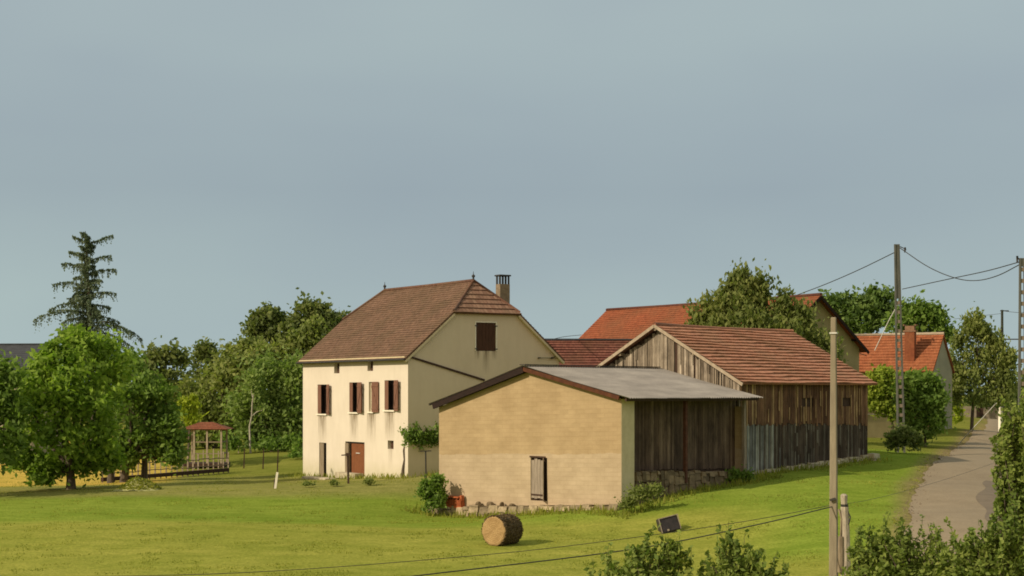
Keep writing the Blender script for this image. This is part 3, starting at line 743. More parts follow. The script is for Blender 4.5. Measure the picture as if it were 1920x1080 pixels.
# chimney with slotted cap
cx0, cy0 = 7.35, 1.0
ct = CAMZ + 7.42 - HB
mb = MB(); mb.box(cx0 - .36, cx0 + .36, cy0 - .26, cy0 + .26, 8.6, ct - 0.62)
chm = mb.build('chimney', 'chimney_render', house)
mb = MB()
for k in range(4):
    xx = cx0 - .32 + k * .213
    mb.box(xx - .035, xx + .035, cy0 - .24, cy0 - .12, ct - .62, ct - .12); mb.box(xx - .035, xx + .035, cy0 + .12, cy0 + .24, ct - .62, ct - .12)
mb.box(cx0 - .42, cx0 + .42, cy0 - .32, cy0 + .32, ct - .12, ct - .03)
mb.build('chimney_cap', 'dark_metal', chm)
mb = MB(); zb_ = RIDGE - (cx0 - MID) * SL
mb.box(cx0 - .46, cx0 + .44, cy0 - .36, cy0 - .26 - .004, zb_ - .45, zb_ - .05)
mb.build('flashing', 'lime_pillar', chm)
# windows and shutters
def leaf_shutter(mb, a0, a1, z0, z1, x, tilt=0.0, brace=True):
    """boards of a shutter in plane x, a0->a1, free edge pushed out by tilt"""
    n = 4
    for k in range(n):
        p = a0 + (a1 - a0) * k / n; q = a0 + (a1 - a0) * (k + 0.92) / n
        xp = x - tilt * k / n; xq = x - tilt * (k + .92) / n
        mb.hex([(xp, p, z0), (xq, q, z0), (xq - .04, q, z0), (xp - .04, p, z0), (xp, p, z1), (xq, q, z1), (xq - .04, q, z1), (xp - .04, p, z1)])
    if brace:
        for zz_ in (z0 + 0.2, z1 - 0.25):
            mb.bar((x - .05, a0, zz_), (x - .05 - tilt, a1, zz_), .03, .08)
        mb.bar((x - .05, a0, z0 + .25), (x - .05 - tilt, a1, z1 - .3), .03, .07)
def win(h, name='window', back='window_dark', sill=True, d=0.25):
    mb = MB(); mb.box(d, d + .03, h[0], h[1], h[2], h[3]); mb.box(d-.03, d-.002, (h[0]+h[1])/2-.03, (h[0]+h[1])/2+.03, h[2]+.005, h[3]-.005)
    for zz_ in (h[2]+(h[3]-h[2])*.35, h[2]+(h[3]-h[2])*.7): mb.box(d-.025, d-.004, h[0]+.005, h[1]-.005, zz_-.02, zz_+.02)
    o = mb.build(name, back, house)
    if sill:
        m2 = MB(); m2.box(-.10, d-.035, h[0] - .08, h[1] + .08, h[2] - .09, h[2] + .004); m2.build('sill', 'white_paint', o)
    return o
for h, lw, rw, rp in ((W1, 0.5, 0.62, (614.5, 622)), (W2, 0.5, 0.62, (672, 683)), (W4, 0.5, 0.62, (741, 751.5))):
    o = win(h)
    mb = MB(); leaf_shutter(mb, h[1], h[1] - (h[1]-h[0]) * .48, h[2] + .03, h[3] - .03, 0.06, .10, False); mb.build('shutter', 'shutter_wood', o)
    a = on_x0(hf, rp[1])[0]; b_ = on_x0(hf, rp[0])[0]
    mb = MB(); leaf_shutter(mb, b_, a, h[2] - .04, h[3] + .0, -0.06, .12, True); s2 = mb.build('shutter', 'shutter_wood', o)
    s2['label'] = 'shutter folded out against the wall, with a diagonal brace'
o = win(W3, back='stone_pale', d=0.12)
a = on_x0(hf, 711.5)[0]; b_ = on_x0(hf, 701.5)[0]
mb = MB(); leaf_shutter(mb, a, b_, W3[2] - .03, W3[3], -0.06, .08, True); mb.build('shutter', 'shutter_wood', o)
win(A1, sill=False, back='shutter_dark'); win(A2, sill=False, back='shutter_dark'); win(SW, sill=False, back='shutter_dark')
mb = MB(); mb.box(.20, .24, D1[0], D1[1], D1[2], D1[3]); dn = mb.build('door', 'window_dark', house); dn['label'] = 'narrow door standing ajar'
mb = MB(); mb.box(.04, .10, D1[0] + (D1[1]-D1[0])*.45, D1[1] - .02, D1[2] + .01, D1[3] - .03); mb.build('door_leaf', 'old_wood', dn)
mb = MB(); aw = D2[1] - D2[0]
for k in range(9): 
    y0_ = D2[0] + .06 + k * (aw * .74) / 9; mb.box(.12, .165, y0_, y0_ + aw * .74 / 9 - .012, D2[2], D2[3] - .12)
dd_ = mb.build('door', 'door_rust', house); dd_['label'] = 'wide rust brown plank door'
mb = MB(); mb.box(.19, .23, D2[0], D2[1], D2[2], D2[3] - .002); mb.build('door_back', 'window_dark', dd_)
mb = MB(); mb.box(-.04, .12, D2[1] - aw * .19, D2[1] - .03, D2[2], D2[3] - .1); mb.build('door_leaf', 'old_wood', dd_)
mb = MB(); mb.box(.07, .11, D2[0] + aw*.3, D2[0] + aw*.5, 1.25, 1.30); mb.build('handle', 'pale_metal', dd_)
mb = MB(); mb.box(-.65, -.02, D2[0] + .1, D2[1] + .2, -.35, .02); mb.build('doorstep', 'stone_pale', house)
# attic shutter in the gable
mb = MB()
for k in range(6):
    x0_ = GW[0] + (GW[1]-GW[0]) * k / 6; mb.box(x0_, x0_ + (GW[1]-GW[0]) / 6 - .012, .02, .06, GW[2] + .02, GW[3] - .02)
gw = mb.build('window', 'shutter_dark', house); gw['label'] = 'closed dark brown attic shutters'
mb = MB(); mb.box(GW[0], GW[1], .10, .14, GW[2], GW[3]); mb.build('window_back', 'window_dark', gw)
mb = MB()
for t_ in ((GW[0]-.06, GW[3]+.0, GW[1]+.06, GW[3]+.08), (GW[0]-.09, GW[2], GW[0]-.004, GW[3]), (GW[1]+.004, GW[2], GW[1]+.09, GW[3])):
    mb.box(t_[0], t_[2], -.03, .01, t_[1], t_[3])
mb.build('frame', 'white_paint', gw)
mb = MB()
for xx in (GW[0], GW[1]):
    for zz_ in (GW[2]+.12, GW[3]-.2): mb.box(xx - .1, xx + .1, -.06, -.032, zz_ - .03, zz_ + .03)
mb.build('hinge', 'dark_metal', gw)
# old lean-to roof line (dark lath) across the gable
a0_, d0_ = on_y0(hf, 768); a1_, d1_ = on_y0(hf, 908)
mb = MB(); mb.bar((a0_, -.04, zat(669, d0_) - HB), (a1_, -.04, zat(713, d1_) - HB), .07, .12); mb.build('lath', 'dark_wood', house)
a0_, d0_ = on_y0(hf, 1008)
mb = MB(); z_ = zat(671, d0_) - HB; mb.bar((a0_, -.12, z_), (a0_ + 1.5, -.12, z_), .035, .035); mb.bar((a0_+.05, -.2, z_), (a0_+.05, 0, z_), .10, .07); mb.bar((a0_+.9, -.25, z_), (a0_+1.1, 0, z_), .08, .12)
mb.bar((a0_+1.0, -.12, z_), (a0_ + 1.6, -.12, z_ + .25), .035, .035); mb.build('cable_bracket', 'dark_metal', house)
# ================================================================== BLOCK-WALLED SHED
SVD = (0.6742, 0.7386)
sf = frame(1165, 80.0, SVD); SB = CAMZ - 5.4
shed = thing('stone_shed', 'low ochre block-walled shed with grey corrugated roof and small plank door', 'shed', (sf[0][0], sf[0][1], SB), sf[1])
SW_, SLn = 12.4, 10.6
zE = CAMZ - .22 - SB; zR = CAMZ + 1.22 - SB; zEL = CAMZ - .62 - SB; SM = 6.1
def sxp(p0, p1, y0, y1):
    a, d1 = on_x0(sf, p1); b_, d2 = on_x0(sf, p0); d = (d1 + d2) / 2
    return (a, b_, zat(y1, d) - SB, zat(y0, d) - SB)
DS = sxp(995, 1026, 858, 939)
mb = MB()
zb0 = -.02   # right foot of the wall ; left foot lower
def foot(y): return -.03 - y * .053
mb.face([(0, 0, foot(0)), (0, DS[0], foot(DS[0])), (0, DS[0], 4.4), (0, 0, 4.4)], .5)
mb.face([(0, DS[0], DS[3]), (0, DS[1], DS[3]), (0, DS[1], 4.4), (0, DS[0], 4.4)], .5)
mb.face([(0, DS[0], foot(DS[0])-.2), (0, DS[1], foot(DS[1])-.2), (0, DS[1], DS[2]), (0, DS[0], DS[2])], .5)
mb.face([(0, DS[1], foot(DS[1])), (0, SW_, foot(SW_)), (0, SW_, 4.4), (0, DS[1], 4.4)], .5)
mb.face([(0, 0, 4.4), (0, SW_, 4.4), (0, SW_, zEL - .2), (0, SM, zR - .22), (0, 0, zE - .1)], .5)
for (p, q) in (((DS[0],DS[2]),(DS[1],DS[2])), ((DS[1],DS[2]),(DS[1],DS[3])), ((DS[1],DS[3]),(DS[0],DS[3])), ((DS[0],DS[3]),(DS[0],DS[2]))):
    mb.face([(0,p[0],p[1]), (0,q[0],q[1]), (.25,q[0],q[1]), (.25,p[0],p[1])], .5)
mb.wall('y', SW_, 0, SLn, -1.8, zEL - .1, [], .3, 1)
mb.wall('x', SLn, 0, SW_, -1.0, zEL - .15, [], .3, 1)
mb.build('wall', 'block_wall', shed)
mb = MB(); mb.box(.012, 1.0, -.012, .35, -.8, zE - .12); mb.build('pillar', 'lime_pillar', shed)
# plank door
mb = MB(); w_ = (DS[1]-DS[0])
for k in range(4): mb.box(.02, .06, DS[0]+.28+k*(w_-.30)/4, DS[0]+.28+(k+1)*(w_-.30)/4-.012, DS[2]+.10 + .03*(k%2), DS[3]-.14+.04*(k%3))
sd_ = mb.build('door', 'grey_board', shed)
mb = MB(); mb.box(.14, .18, DS[0], DS[1], DS[2], DS[3]); mb.build('door_back', 'dark_wood', sd_)
mb = MB(); mb.hex([(-.28,DS[0]+.05,DS[2]),(.04,DS[0]+.30,DS[2]),(.07,DS[0]+.28,DS[2]),(-.25,DS[0]+.03,DS[2]),(-.22,DS[0]+.10,DS[3]),(.04,DS[0]+.30,DS[3]-.02),(.07,DS[0]+.28,DS[3]-.02),(-.19,DS[0]+.08,DS[3])])
mb.build('door_leaf', 'pale_board', sd_)
mb = MB(); mb.bar((.03, DS[0]+.28, DS[2]+.28), (.03, DS[1]-.02, DS[2]+.30), .05, .09); mb.bar((.0, DS[0]+.1, DS[3]+.03), (.0, DS[1]+.05, DS[3]+.04), .08, .08); mb.build('batten', 'dark_wood', sd_)
# corrugated roof : ridge along local x
def corr(mb, y0, z0, y1, z1, x0, x1, per=0.20, amp=0.028, n2=6):
    nx = int((x1 - x0) / (per / n2)); ln = math.hypot(y1 - y0, z1 - z0)
    nx_ = Vector((0, -(z1 - z0), (y1 - y0))).normalized()
    if nx_.z < 0: nx_ = -nx_
    prev = None
    for i in range(nx + 1):
        x = x0 + (x1 - x0) * i / nx; o = amp * math.sin(2 * math.pi * x / per)
        rag = 0.03 * math.sin(int(x / 0.9) * 2.4) 
        sl = Vector((0, y1 - y0, z1 - z0)).normalized()
        a = Vector((x, y0, z0)) + nx_ * o + sl * rag; b_ = Vector((x, y1, z1)) + nx_ * o; 
        mid1 = a.lerp(b_, .5) + Vector((0, 0, -.03 + .02*math.sin(x*.9)))
        if prev:
            mb.face([prev[0], a, mid1, prev[2]], .5, [(prev[3], 0), (x, 0), (x, ln*.5), (prev[3], ln*.5)])
            mb.face([prev[2], mid1, b_, prev[1]], .5, [(prev[3], ln*.5), (x, ln*.5), (x, ln), (prev[3], ln)])
        prev = (a, b_, mid1, x)
slR = (zR - zE) / SM; slL = (zR - zEL) / (SW_ - SM)
mb = MB()
OF = 0.35
corr(mb, -.75, zE - .75 * slR + .10, SM, zR + .10, -OF, SLn + .55)
corr(mb, SW_ + .45, zEL - .45 * slL + .10, SM, zR + .10, -OF, SLn + .3)
ro = mb.build('roof', 'corrugated', shed)
mb = MB(); mb.bar((-OF - .02, SM, zR + .16), (SLn + .3, SM, zR + .16), .36, .05); mb.build('ridge_cap', 'dark_metal', ro)
mb = MB(); mb.bar((-OF + .05, SM, zR - .09), (-OF + .05, SW_ + .15, zEL - .15 * slL - .09), .10, .30); mb.bar((-OF + .05, SW_ + .42, zEL - .42*slL + .045), (-OF + .05, SM, zR + .055), .12, .035); mb.build('verge_board', 'verge_wood', ro)
mb = MB(); mb.bar((-OF + .06, SM, zR - .06), (-OF + .06, -.1, zE + .1 * slR * -1 - .04), .08, .20); o = mb.build('verge_board', 'verge_rust', ro); o['label'] = 'rust-orange verge board'
mb = MB()
for yy, zz_ in ((-.45, zE - .45*slR - .05), (1.6, zE + 1.6*slR - .06), (3.6, zE + 3.6*slR - .06)): mb.bar((-OF+.12, yy, zz_), (SLn + .4, yy, zz_), .10, .14)
mb.build('purlin', 'dark_wood', ro)
# lean-to side: recessed plank wall on rough stones, one rust brown post
rg_ = random.Random(5)
PLW = .75
mb = MB(); x = 1.0
while x < SLn + .1:
    w_ = rg_.uniform(.13, .24); z0_ = zat(881, 82 + x*.5) - SB + rg_.uniform(-.06, .06)
    mb.box(x, x + w_ - rg_.uniform(.006, .02), PLW + rg_.uniform(0, .02), PLW + .04, z0_, zE + .1); x += w_
mb.build('plank_wall', 'planks_shed', shed)
mb = MB(); mb.box(1.0, SLn, PLW + .06, PLW + .1, -1.0, zE + .1); mb.build('plank_backing', 'dark_wood', shed)
a, d = on_y0(sf, 1285, -.05)
mb = MB(); mb.bar((a, -.05, zat(905, d) - SB), (a, -.05, zE - .08), .17, .17); mb.bar((a - .12, -.2, zE - .12), (a+.25, -.05, zE - .06), .12, .10); mb.build('post', 'rust_post', shed)
mb = MB(); mb.bar((SLn - .1, .1, -.3), (SLn - .1, .1, zE - .1), .16, .16); o = mb.build('post', 'grey_board', shed); o['label'] = 'pale grey corner post beside the barn'
def rocks(mb, rg, p0, p1, h0, h1, size, depth=.3, n=2):
    """rough stones from p0 to p1 (local), z range h0..h1 (functions of t)"""
    p0 = Vector(p0); p1 = Vector(p1); L = (p1 - p0).length; t = 0
    while t < L:
        w = rg.uniform(.6, 1.5) * size; zb = h0(t / L); zt = h1(t / L) + rg.uniform(-.5, .3) * size * .35; c = p0.lerp(p1, min(1, (t + w / 2) / L))
        zc = zb
        while zc < zt - .03:
            hh = min(zt - zc, rg.uniform(.7, 1.2) * size)
            q = c + Vector((rg.uniform(-.04, .04), rg.uniform(-.04, .04), 0)); d = (p1 - p0).normalized(); nrm_ = Vector((-d.y, d.x, 0))
            cc = []
            for zz_ in (zc, zc + hh * .97):
                for sa, sb in ((-1,-1),(1,-1),(1,1),(-1,1)):
                    j = lambda: rg.uniform(-.06, .06) * size
                    cc.append(q + d * (sa * w * (.47 - .05 * (zz_ > zc)) + j()) + nrm_ * (sb * depth * (.5 - .08*(zz_ > zc)) + j()) + Vector((0, 0, zz_ + j())))
            mb.hex(cc); zc += hh
        t += w
mb = MB(); rocks(mb, rg_, (1.05, .12, 0), (SLn - .1, .12, 0), lambda t: -.6 + t * .5, lambda t: zat(883, 81 + 7*t) - SB, .42, .5)
mb.build('stone_base', 'stone_dark', shed)
mb = MB(); mb.box(9.1, 9.75, -.35, .1, -.2, 1.02); o = mb.build('stone_block', 'stone', shed)
mb = MB(); rocks(mb, rg_, (-.18, -.1, 0), (-.18, SW_ + .2, 0), lambda t: -.75 - t * 1.0, lambda t: -.02 - t * .66, .48, .62)
mb.build('footing', 'stone', shed)
# tile pile and loose stones lying on the footing
def ptile(px, w=0): 
    (x0, y0), a, v, u = sf; t, d = on_x0(sf, px); return Vector((x0 + u.x * t, y0 + u.y * t, 0)), d, t
p, d, t = ptile(857); pz = SB + foot(t) + .02
tp = thing('tile_pile', 'pile of bright red roof tiles on the left end of the stone footing', 'tile pile', (p.x - .14, p.y - .15, pz), sf[1])
mb = MB(); rr_ = random.Random(2)
for k in range(17):
    yy = -.62 + k * .078; h = .42 - .10 * abs(math.sin(k)) ; mb.hex([(-.17,yy,0),(.17,yy,0),(.17,yy+.05,0),(-.17,yy+.05,0),(-.15,yy+.05,h),(.15,yy+.05,h),(.15,yy+.10,h),(-.15,yy+.10,h)])
mb.box(-.19, .19, -.66, .76, -.08, .0)
mb.build('tiles', 'red_tile', tp)
mb = MB()
for k in range(4): mb.hex([(-.24,-.5+.3*k,.43),(.24,-.5+.3*k,.43),(.24,-.2+.3*k,.45),(-.24,-.2+.3*k,.45),(-.24,-.5+.3*k,.49),(.24,-.5+.3*k,.49),(.24,-.2+.3*k,.52),(-.24,-.2+.3*k,.52)])
mb.box(-.1, .1, -.62, -.5, .3, .58)
mb.build('cover_tile', 'red_tile', tp)
labs = ['small dark stone beside the red tile pile', 'rounded dark stone on the footing, second from the red tile pile', 'rough stone on the footing between red tile pile and plank door', 'narrow upright stone left of the plank door']
for (px, w_, h_), lb in zip(((903, .32, .26), (925, .5, .24), (947, .16, .22), (966, .3, .14)), labs):
    p, d, t = ptile(px)
    s_ = thing('loose_stone', lb, 'stone', (p.x - .16, p.y - .17, SB + foot(t) - .02), sf[1], 'loose stones on the shed footing')
    mb = MB(); rr_ = random.Random(px); ring = []
    for (z_, k) in ((-.03, .8), (h_*.4, 1.0), (h_*.8, .8), (h_, .45)):
        ring.append([(math.cos(q)*.18*k*rr_.uniform(.85, 1.1), math.sin(q)*w_/2*k*rr_.uniform(.85, 1.1), z_) for q in [i*math.pi/4 for i in range(8)]])
    for r1, r2 in zip(ring, ring[1:]):
        for i in range(8): mb.face([r1[i], r1[(i+1)%8], r2[(i+1)%8], r2[i]], .4)
    mb.face(ring[-1], .4); o = mb.build('rock', 'stone_dark', s_)
# ================================================================== WOODEN BARN
bf = frame(1388, 89.0, SVD); BB = CAMZ - 4.55
barn = thing('plank_barn', 'weathered plank barn with wavy orange tiled roof behind the block shed', 'barn', (bf[0][0], bf[0][1], BB), bf[1])
BW, BL = 10.94, 13.15; bE = CAMZ + .62 - BB; bR = CAMZ + 3.62 - BB; BM = BW / 2; bS = (bR - bE) / BM
def bfoot(x): return -.02 + x * .042
rg_ = random.Random(12)
hole1 = (on_y0(bf, 1504)[0], on_y0(bf, 1523)[0]); hole2 = (on_y0(bf, 1577)[0], on_y0(bf, 1594)[0])
split = lambda x: zat(795, 89 + .7386 * x) - BB + 0.0
hz0 = zat(762, 96) - BB; hz1 = zat(746, 96) - BB
mbU = MB(); mbL = MB(); mbB = MB(); x = -.02
while x < BL:
    w_ = min(rg_.uniform(.09, .18), BL - x + .01); gap = rg_.choice([.004, .01, .02, .035])
    r_ = min(1, max(0, rg_.gauss(.42, .2))) if rg_.random() > .12 else rg_.uniform(.85, 1.0)
    off = rg_.uniform(0, .03); sp = split(x)
    inh = any(h[0] - .05 < x + w_/2 < h[1] + .05 for h in (hole1, hole2))
    if inh:
        mbU.box(x, x + w_ - gap, -.06 - off, -.03, sp + rg_.uniform(-.05, .05), hz0, r_); mbU.box(x, x + w_ - gap, -.06 - off, -.03, hz1, bE + .05, r_)
    else: mbU.box(x, x + w_ - gap, -.06 - off, -.03, sp - .05 + rg_.uniform(-.1, .12), bE + .05, r_)
    if rg_.random() < .16:          # narrow pale batten
        q = x + rg_.uniform(0, w_*.6); hh = rg_.uniform(.7, 1.6); z0_ = rg_.uniform(sp, bE - .7 - hh*.6); mbU.box(q, q + rg_.uniform(.04, .07), -.115, -.092, z0_, min(z0_ + hh, bE - .3), rg_.uniform(.93, 1))
    x += w_
x = -.02
while x < BL:
    w_ = min(rg_.uniform(.09, .19), BL - x + .01); sp = split(x); off = rg_.uniform(0, .03)
    tgt = mbB if rg_.random() < (1.2 - x / 3.2) else mbL
    r_ = rg_.random() ** (1.0 if x < 3.3 else 1.8)
    if rg_.random() < .1: r_ = 1.0
    z0_ = bfoot(x) + rg_.uniform(.02, .25) if x > 3.3 else bfoot(x) + rg_.uniform(0.0, .15)
    tgt.box(x, x + w_ - rg_.choice([.004, .012, .03]), -.03 - off*.8, 0.0, z0_, sp + rg_.uniform(-.02, .1), r_)
    if x > 3.3 and rg_.random() < .5: mbL.box(x, x + w_ - .01, -.056, -.035, z0_ + rg_.uniform(.5, 1.2), sp - rg_.uniform(-.05, .5), rg_.random() ** 1.5)
    x += w_
mbU.build('upper_boards', 'planks_brown', barn); mbL.build('lower_boards', 'planks_grey', barn); o = mbB.build('lower_boards', 'planks_bluegrey', barn); o['label'] = 'pale blue-grey boards at the near corner'
mb = MB(); mb.wall('y', .02, 0.02, BL, -1, bE, [], .3, -1); mb.wall('x', .03, 0.02, BW, -1, bE, [], .3, -1); mb.wall('x', BL, 0, BW, -1, bE, [], .3, 1); mb.wall('y', BW, 0, BL, -1, bE, [], .3, 1)
mb.face([(.03, 0, bE), (.03, BW, bE), (.03, BM, bR - .1)], .5); mb.face([(BL, 0, bE), (BL, BW, bE), (BL, BM, bR - .1)], .5)
mb.build('frame_wall', 'dark_wood', barn)
mb = MB(); y = 0.0       # gable boards
while y < BW:
    w_ = rg_.uniform(.10, .22); yc = y + w_/2; zt = bE + (BM - abs(yc - BM)) * bS - rg_.choice([.12, .15, .3, .2]); z0_ = rg_.uniform(.9, 1.2)
    if rg_.random() > .05: mb.box(-.02 - rg_.uniform(0, .03), .01, y, y + w_ - rg_.choice([.008, .02, .05]), z0_, zt)
    if rg_.random() < .25: mb.box(-.075, -.053, y + .02, y + .07, zt - rg_.uniform(.5, 1.6), zt - .05, rg_.random())
    y += w_
mb.box(-.09, .0, -.01, .12, 0, bE, .95)
mb.build('gable_boards', 'planks_pale', barn)
mb = MB(); rocks(mb, rg_, (0.6, -.08, 0), (BL + .1, -.08, 0), lambda t: -.9 + t*.5, lambda t: bfoot(t * BL) + .30, .40, .36); mb.build('footing', 'stone_pale', barn)
mb = MB(); rocks(mb, rg_, (BL - .2, -.35, 0), (BL + .5, -.35, 0), lambda t: bfoot(BL) - .4, lambda t: bfoot(BL) + .45, .6, .5); mb.build('corner_stone', 'stone_pale', barn)
OB, OE = .42, .45
mb = MB()
mb.slope((-OB, -OE, bE - OE*bS + .1), (BL + OB, -OE, bE - OE*bS + .1), [((-OB, BM, bR + .1), (BL + OB, BM, bR + .1))], 0.37, lift=.085, seg=.45, wob=.05, seed=4, thick=.08)
mb.slope((-OB, BW + OE, bE - OE*bS + .1), (BL + OB, BW + OE, bE - OE*bS + .1), [((-OB, BM, bR + .1), (BL + OB, BM, bR + .1))], 0.36, lift=.085, seg=.6, wob=.02, seed=5, thick=.08)
br_ = mb.build('roof', 'tiles_barn', barn)
mb = MB(); mb.tube([(-OB, BM, bR + .14), (2, BM, bR + .11), (BL*.5, BM, bR + .07), (BL - 2, BM, bR + .11), (BL + OB, BM, bR + .14)], .12, 8); mb.build('ridge_cap', 'tiles_barn', br_, True)
mb = MB()
for s_ in (0, 1):
    yy = (lambda t: t) if s_ == 0 else (lambda t: BW - t)
    mb.bar((-OB - .02, yy(-OE), bE - OE*bS + .02), (-OB - .02, BM, bR + .06), .05, .17)
mb.build('verge_board', 'pale_board', br_)
mb = MB()
for yy, zz_ in ((BM, bR - .12), (BM + 2.5, bR - 2.5*bS - .12), (BM + 4.4, bR - 4.4*bS - .12), (BM - 2.6, bR - 2.6*bS - .12)): mb.bar((-OB + .05, yy, zz_), (.2, yy, zz_), .14, .16)
mb.build('purlin', 'old_wood', br_)
# ================================================================== BIG BARN behind
kf = frame(640, 1, (1, 0))
g0 = at(1600, 640, 132.0)
v_ = Vector((.846, .533)).normalized(); u_ = Vector((-v_.y, v_.x))
# near corner = ridge end - 4.6 m along v
rp = at(1530, 555, 130.0); KW = 9.2
k0 = Vector((rp.x, rp.y)) - v_ * (KW / 2)
KB = g(k0.x, k0.y)
bigbarn = thing('big_barn', 'large rendered barn with long rust red tiled roof behind the tree', 'barn', (k0.x, k0.y, KB), math.atan2(v_.y, v_.x))
kR = rp.z - KB; kE = kR - 3.9; KL = 27.8; KM = KW / 2; kS = (kR - kE) / KM
mb = MB(); mb.wall('x', 0, 0, KL, -1, kE); mb.wall('x', KW, 0, KL, -1, kE, [], .3, 1); mb.wall('y', 0, 0, KW, -1, kE); mb.wall('y', KL, 0, KW, -1, kE, [], .3, 1)
for yy in (0, KL): mb.face([(0, yy, kE), (KW, yy, kE), (KM, yy, kR - .05)], .5)
mb.build('wall', 'barn_render', bigbarn)
mb = MB()
for s_ in (0, 1):
    x = (lambda t: t) if s_ == 0 else (lambda t: KW - t)
    mb.slope((x(-.5), -.6, kE - .5*kS + .05), (x(-.5), KL + .4, kE - .5*kS + .05), [((KM, -.6, kR + .05), (KM, KL + .4, kR + .05))], .30, lift=.035, seg=1.0, wob=.02, seed=20 + s_)
kr = mb.build('roof', 'tiles_big', bigbarn)
mb = MB(); mb.tube([(KM, -.6, kR + .1), (KM, KL*.3, kR + .05), (KM, KL*.7, kR + .05), (KM, KL + .4, kR + .1)], .13, 8); mb.build('ridge_cap', 'tiles_dark', kr, True)
mb = MB()
for s_ in (0, 1):
    x = (lambda t: t) if s_ == 0 else (lambda t: KW - t)
    mb.bar((x(-.5), -.58, kE - .5*kS - .1), (KM, -.58, kR - .1), .06, .22); mb.bar((x(.8), -.4, kE + .6*kS*.9), (x(.8), .0, kE + .8*kS - .15), .12, .14)
mb.bar((KM, -.4, kR - .3), (KM, .0, kR - .3), .12, .14)
mb.build('verge_board', 'verge_wood', kr)
# lower outbuilding with darker roof between house and barn
q0 = at(1205, 690, 118.0)
q0b = g(q0.x, q0.y)
lo_ = thing('outbuilding', 'low outbuilding with dark red tiled roof between farmhouse and plank barn', 'outbuilding', (q0.x, q0.y, q0b), R(4))
qE = at(1100, 697, 118).z - q0b; qR = at(1100, 638, 121).z - q0b
QW = 9.6
mb = MB(); mb.box(-QW, 3.5, 0, 6.0, -1, qE); 
for xx in (-QW, 3.5): mb.face([(xx, 0, qE), (xx, 6, qE), (xx, 3, qR - .08)], .5)
mb.build('wall', 'barn_render', lo_)
mb = MB(); mb.slope((-QW - .3, -.3, qE - .15), (3.8, -.3, qE - .15), [((-QW - .3, 3, qR), (3.8, 3, qR))], .32, lift=.07, seg=.6, wob=.02, seed=31)
mb.slope((-QW - .3, 6.3, qE - .15), (3.8, 6.3, qE - .15), [((-QW - .3, 3, qR), (3.8, 3, qR))], .32, lift=.05, seg=.8, wob=.02, seed=32)
q_ = mb.build('roof', 'tiles_dark', lo_)
mb = MB(); mb.bar((-QW - .3, 3, qR + .06), (3.8, 3, qR + .06), .30, .10); mb.build('ridge_cap', 'slate', q_)
# ================================================================== ORANGE-ROOFED HOUSE by the lane
of = frame(1748, 140.0, (.5, .866)); OBz = CAMZ - 3.3
oh = thing('cottage', 'small cottage with bright orange tiled roof and grey gable beside the lane', 'house', (of[0][0], of[0][1], OBz), of[1])
OL, OW = 7.8, 6.2; oE = CAMZ + 2.0 - OBz; oR = CAMZ + 4.93 - OBz; OM = OW / 2; oS = (oR - oE) / OM
mb = MB(); mb.wall('x', 0, 0, OL, -1.5, oE); mb.wall('x', OW, 0, OL, -1.5, oE, [], .3, 1); mb.wall('y', OL, 0, OW, -1.5, oE, [], .3, 1)
mb.face([(0, OL, oE), (OW, OL, oE), (OM, OL, oR - .05)], .5); mb.build('facade_wall', 'ochre_render', oh)
mb = MB(); mb.wall('y', 0, 0, OW, -1.5, oE); mb.face([(0, 0, oE), (OW, 0, oE), (OM, 0, oR - .05)], .5); mb.build('gable_wall', 'grey_render', oh)
mb = MB()
for s_ in (0, 1):
    x = (lambda t: t) if s_ == 0 else (lambda t: OW - t)
    mb.slope((x(-.35), -.15, oE - .35*oS + .05), (x(-.35), OL + .2, oE - .35*oS + .05), [((OM, -.15, oR + .05), (OM, OL + .2, oR + .05))], .36, lift=.05, seg=.6, wob=.025, seed=40 + s_)
orf = mb.build('roof', 'tiles_orange', oh)
mb = MB(); mb.tube([(OM, -.15, oR + .1), (OM, OL + .2, oR + .08)], .13, 8); mb.build('ridge_cap', 'pale_board', orf, True)
a, d = on_x0(of, 1708, 1.0)
mb = MB(); zc_ = oE + .3; mb.box(.55, 1.15, a - .42, a + .42, zc_ - .3, oR + .35, m=0); oc = mb.build('chimney', 'tiles_orange', orf)
mb = MB(); mb.box(.6, 1.1, a - .40, a + .40, oR + .352, oR + .72); mb.build('chimney_stack', 'brick', oc)
mb = MB(); mb.box(.52, 1.18, a - .55, a - .45, oR + .722, oR + .84); mb.box(.52, 1.18, a + .45, a + .55, oR + .722, oR + .84); mb.box(.5, 1.2, a - .55, a + .55, oR + .2, oR + .34); mb.build('chimney_cap', 'brick', oc)
mb = MB(); mb.box(.30, .52, a - .95, a + .75, zc_ - .32, zc_ - .12); mb.build('flashing', 'white_paint', oc)
mb = MB(); mb.box(-.02, .02, 2.0, 2.9, 1.0, 3.0); mb.build('window', 'window_dark', oh)
# ochre yard wall left of the shrub
w0 = gp(1628, 131); w1 = gp(1672, 133)
yw = thing('garden_wall', 'ochre yard wall between the plank barn and the green shrub', 'wall', w0)
mb = MB(); dv = w1 - w0; h_ = at(1650, 778, 131).z - w0.z
mb.bar(Vector((-1.5, -.2, h_/2 - .3)), Vector((dv.x + .6, dv.y, h_/2 - .3)), .3, h_ + .6); mb.build('wall_body', 'ochre_render', yw)
mb = MB(); mb.bar(Vector((-1.5, -.2, h_ + .04)), Vector((dv.x + .6, dv.y, h_ + .04)), .42, .08); mb.build('coping', 'stone_pale', yw)
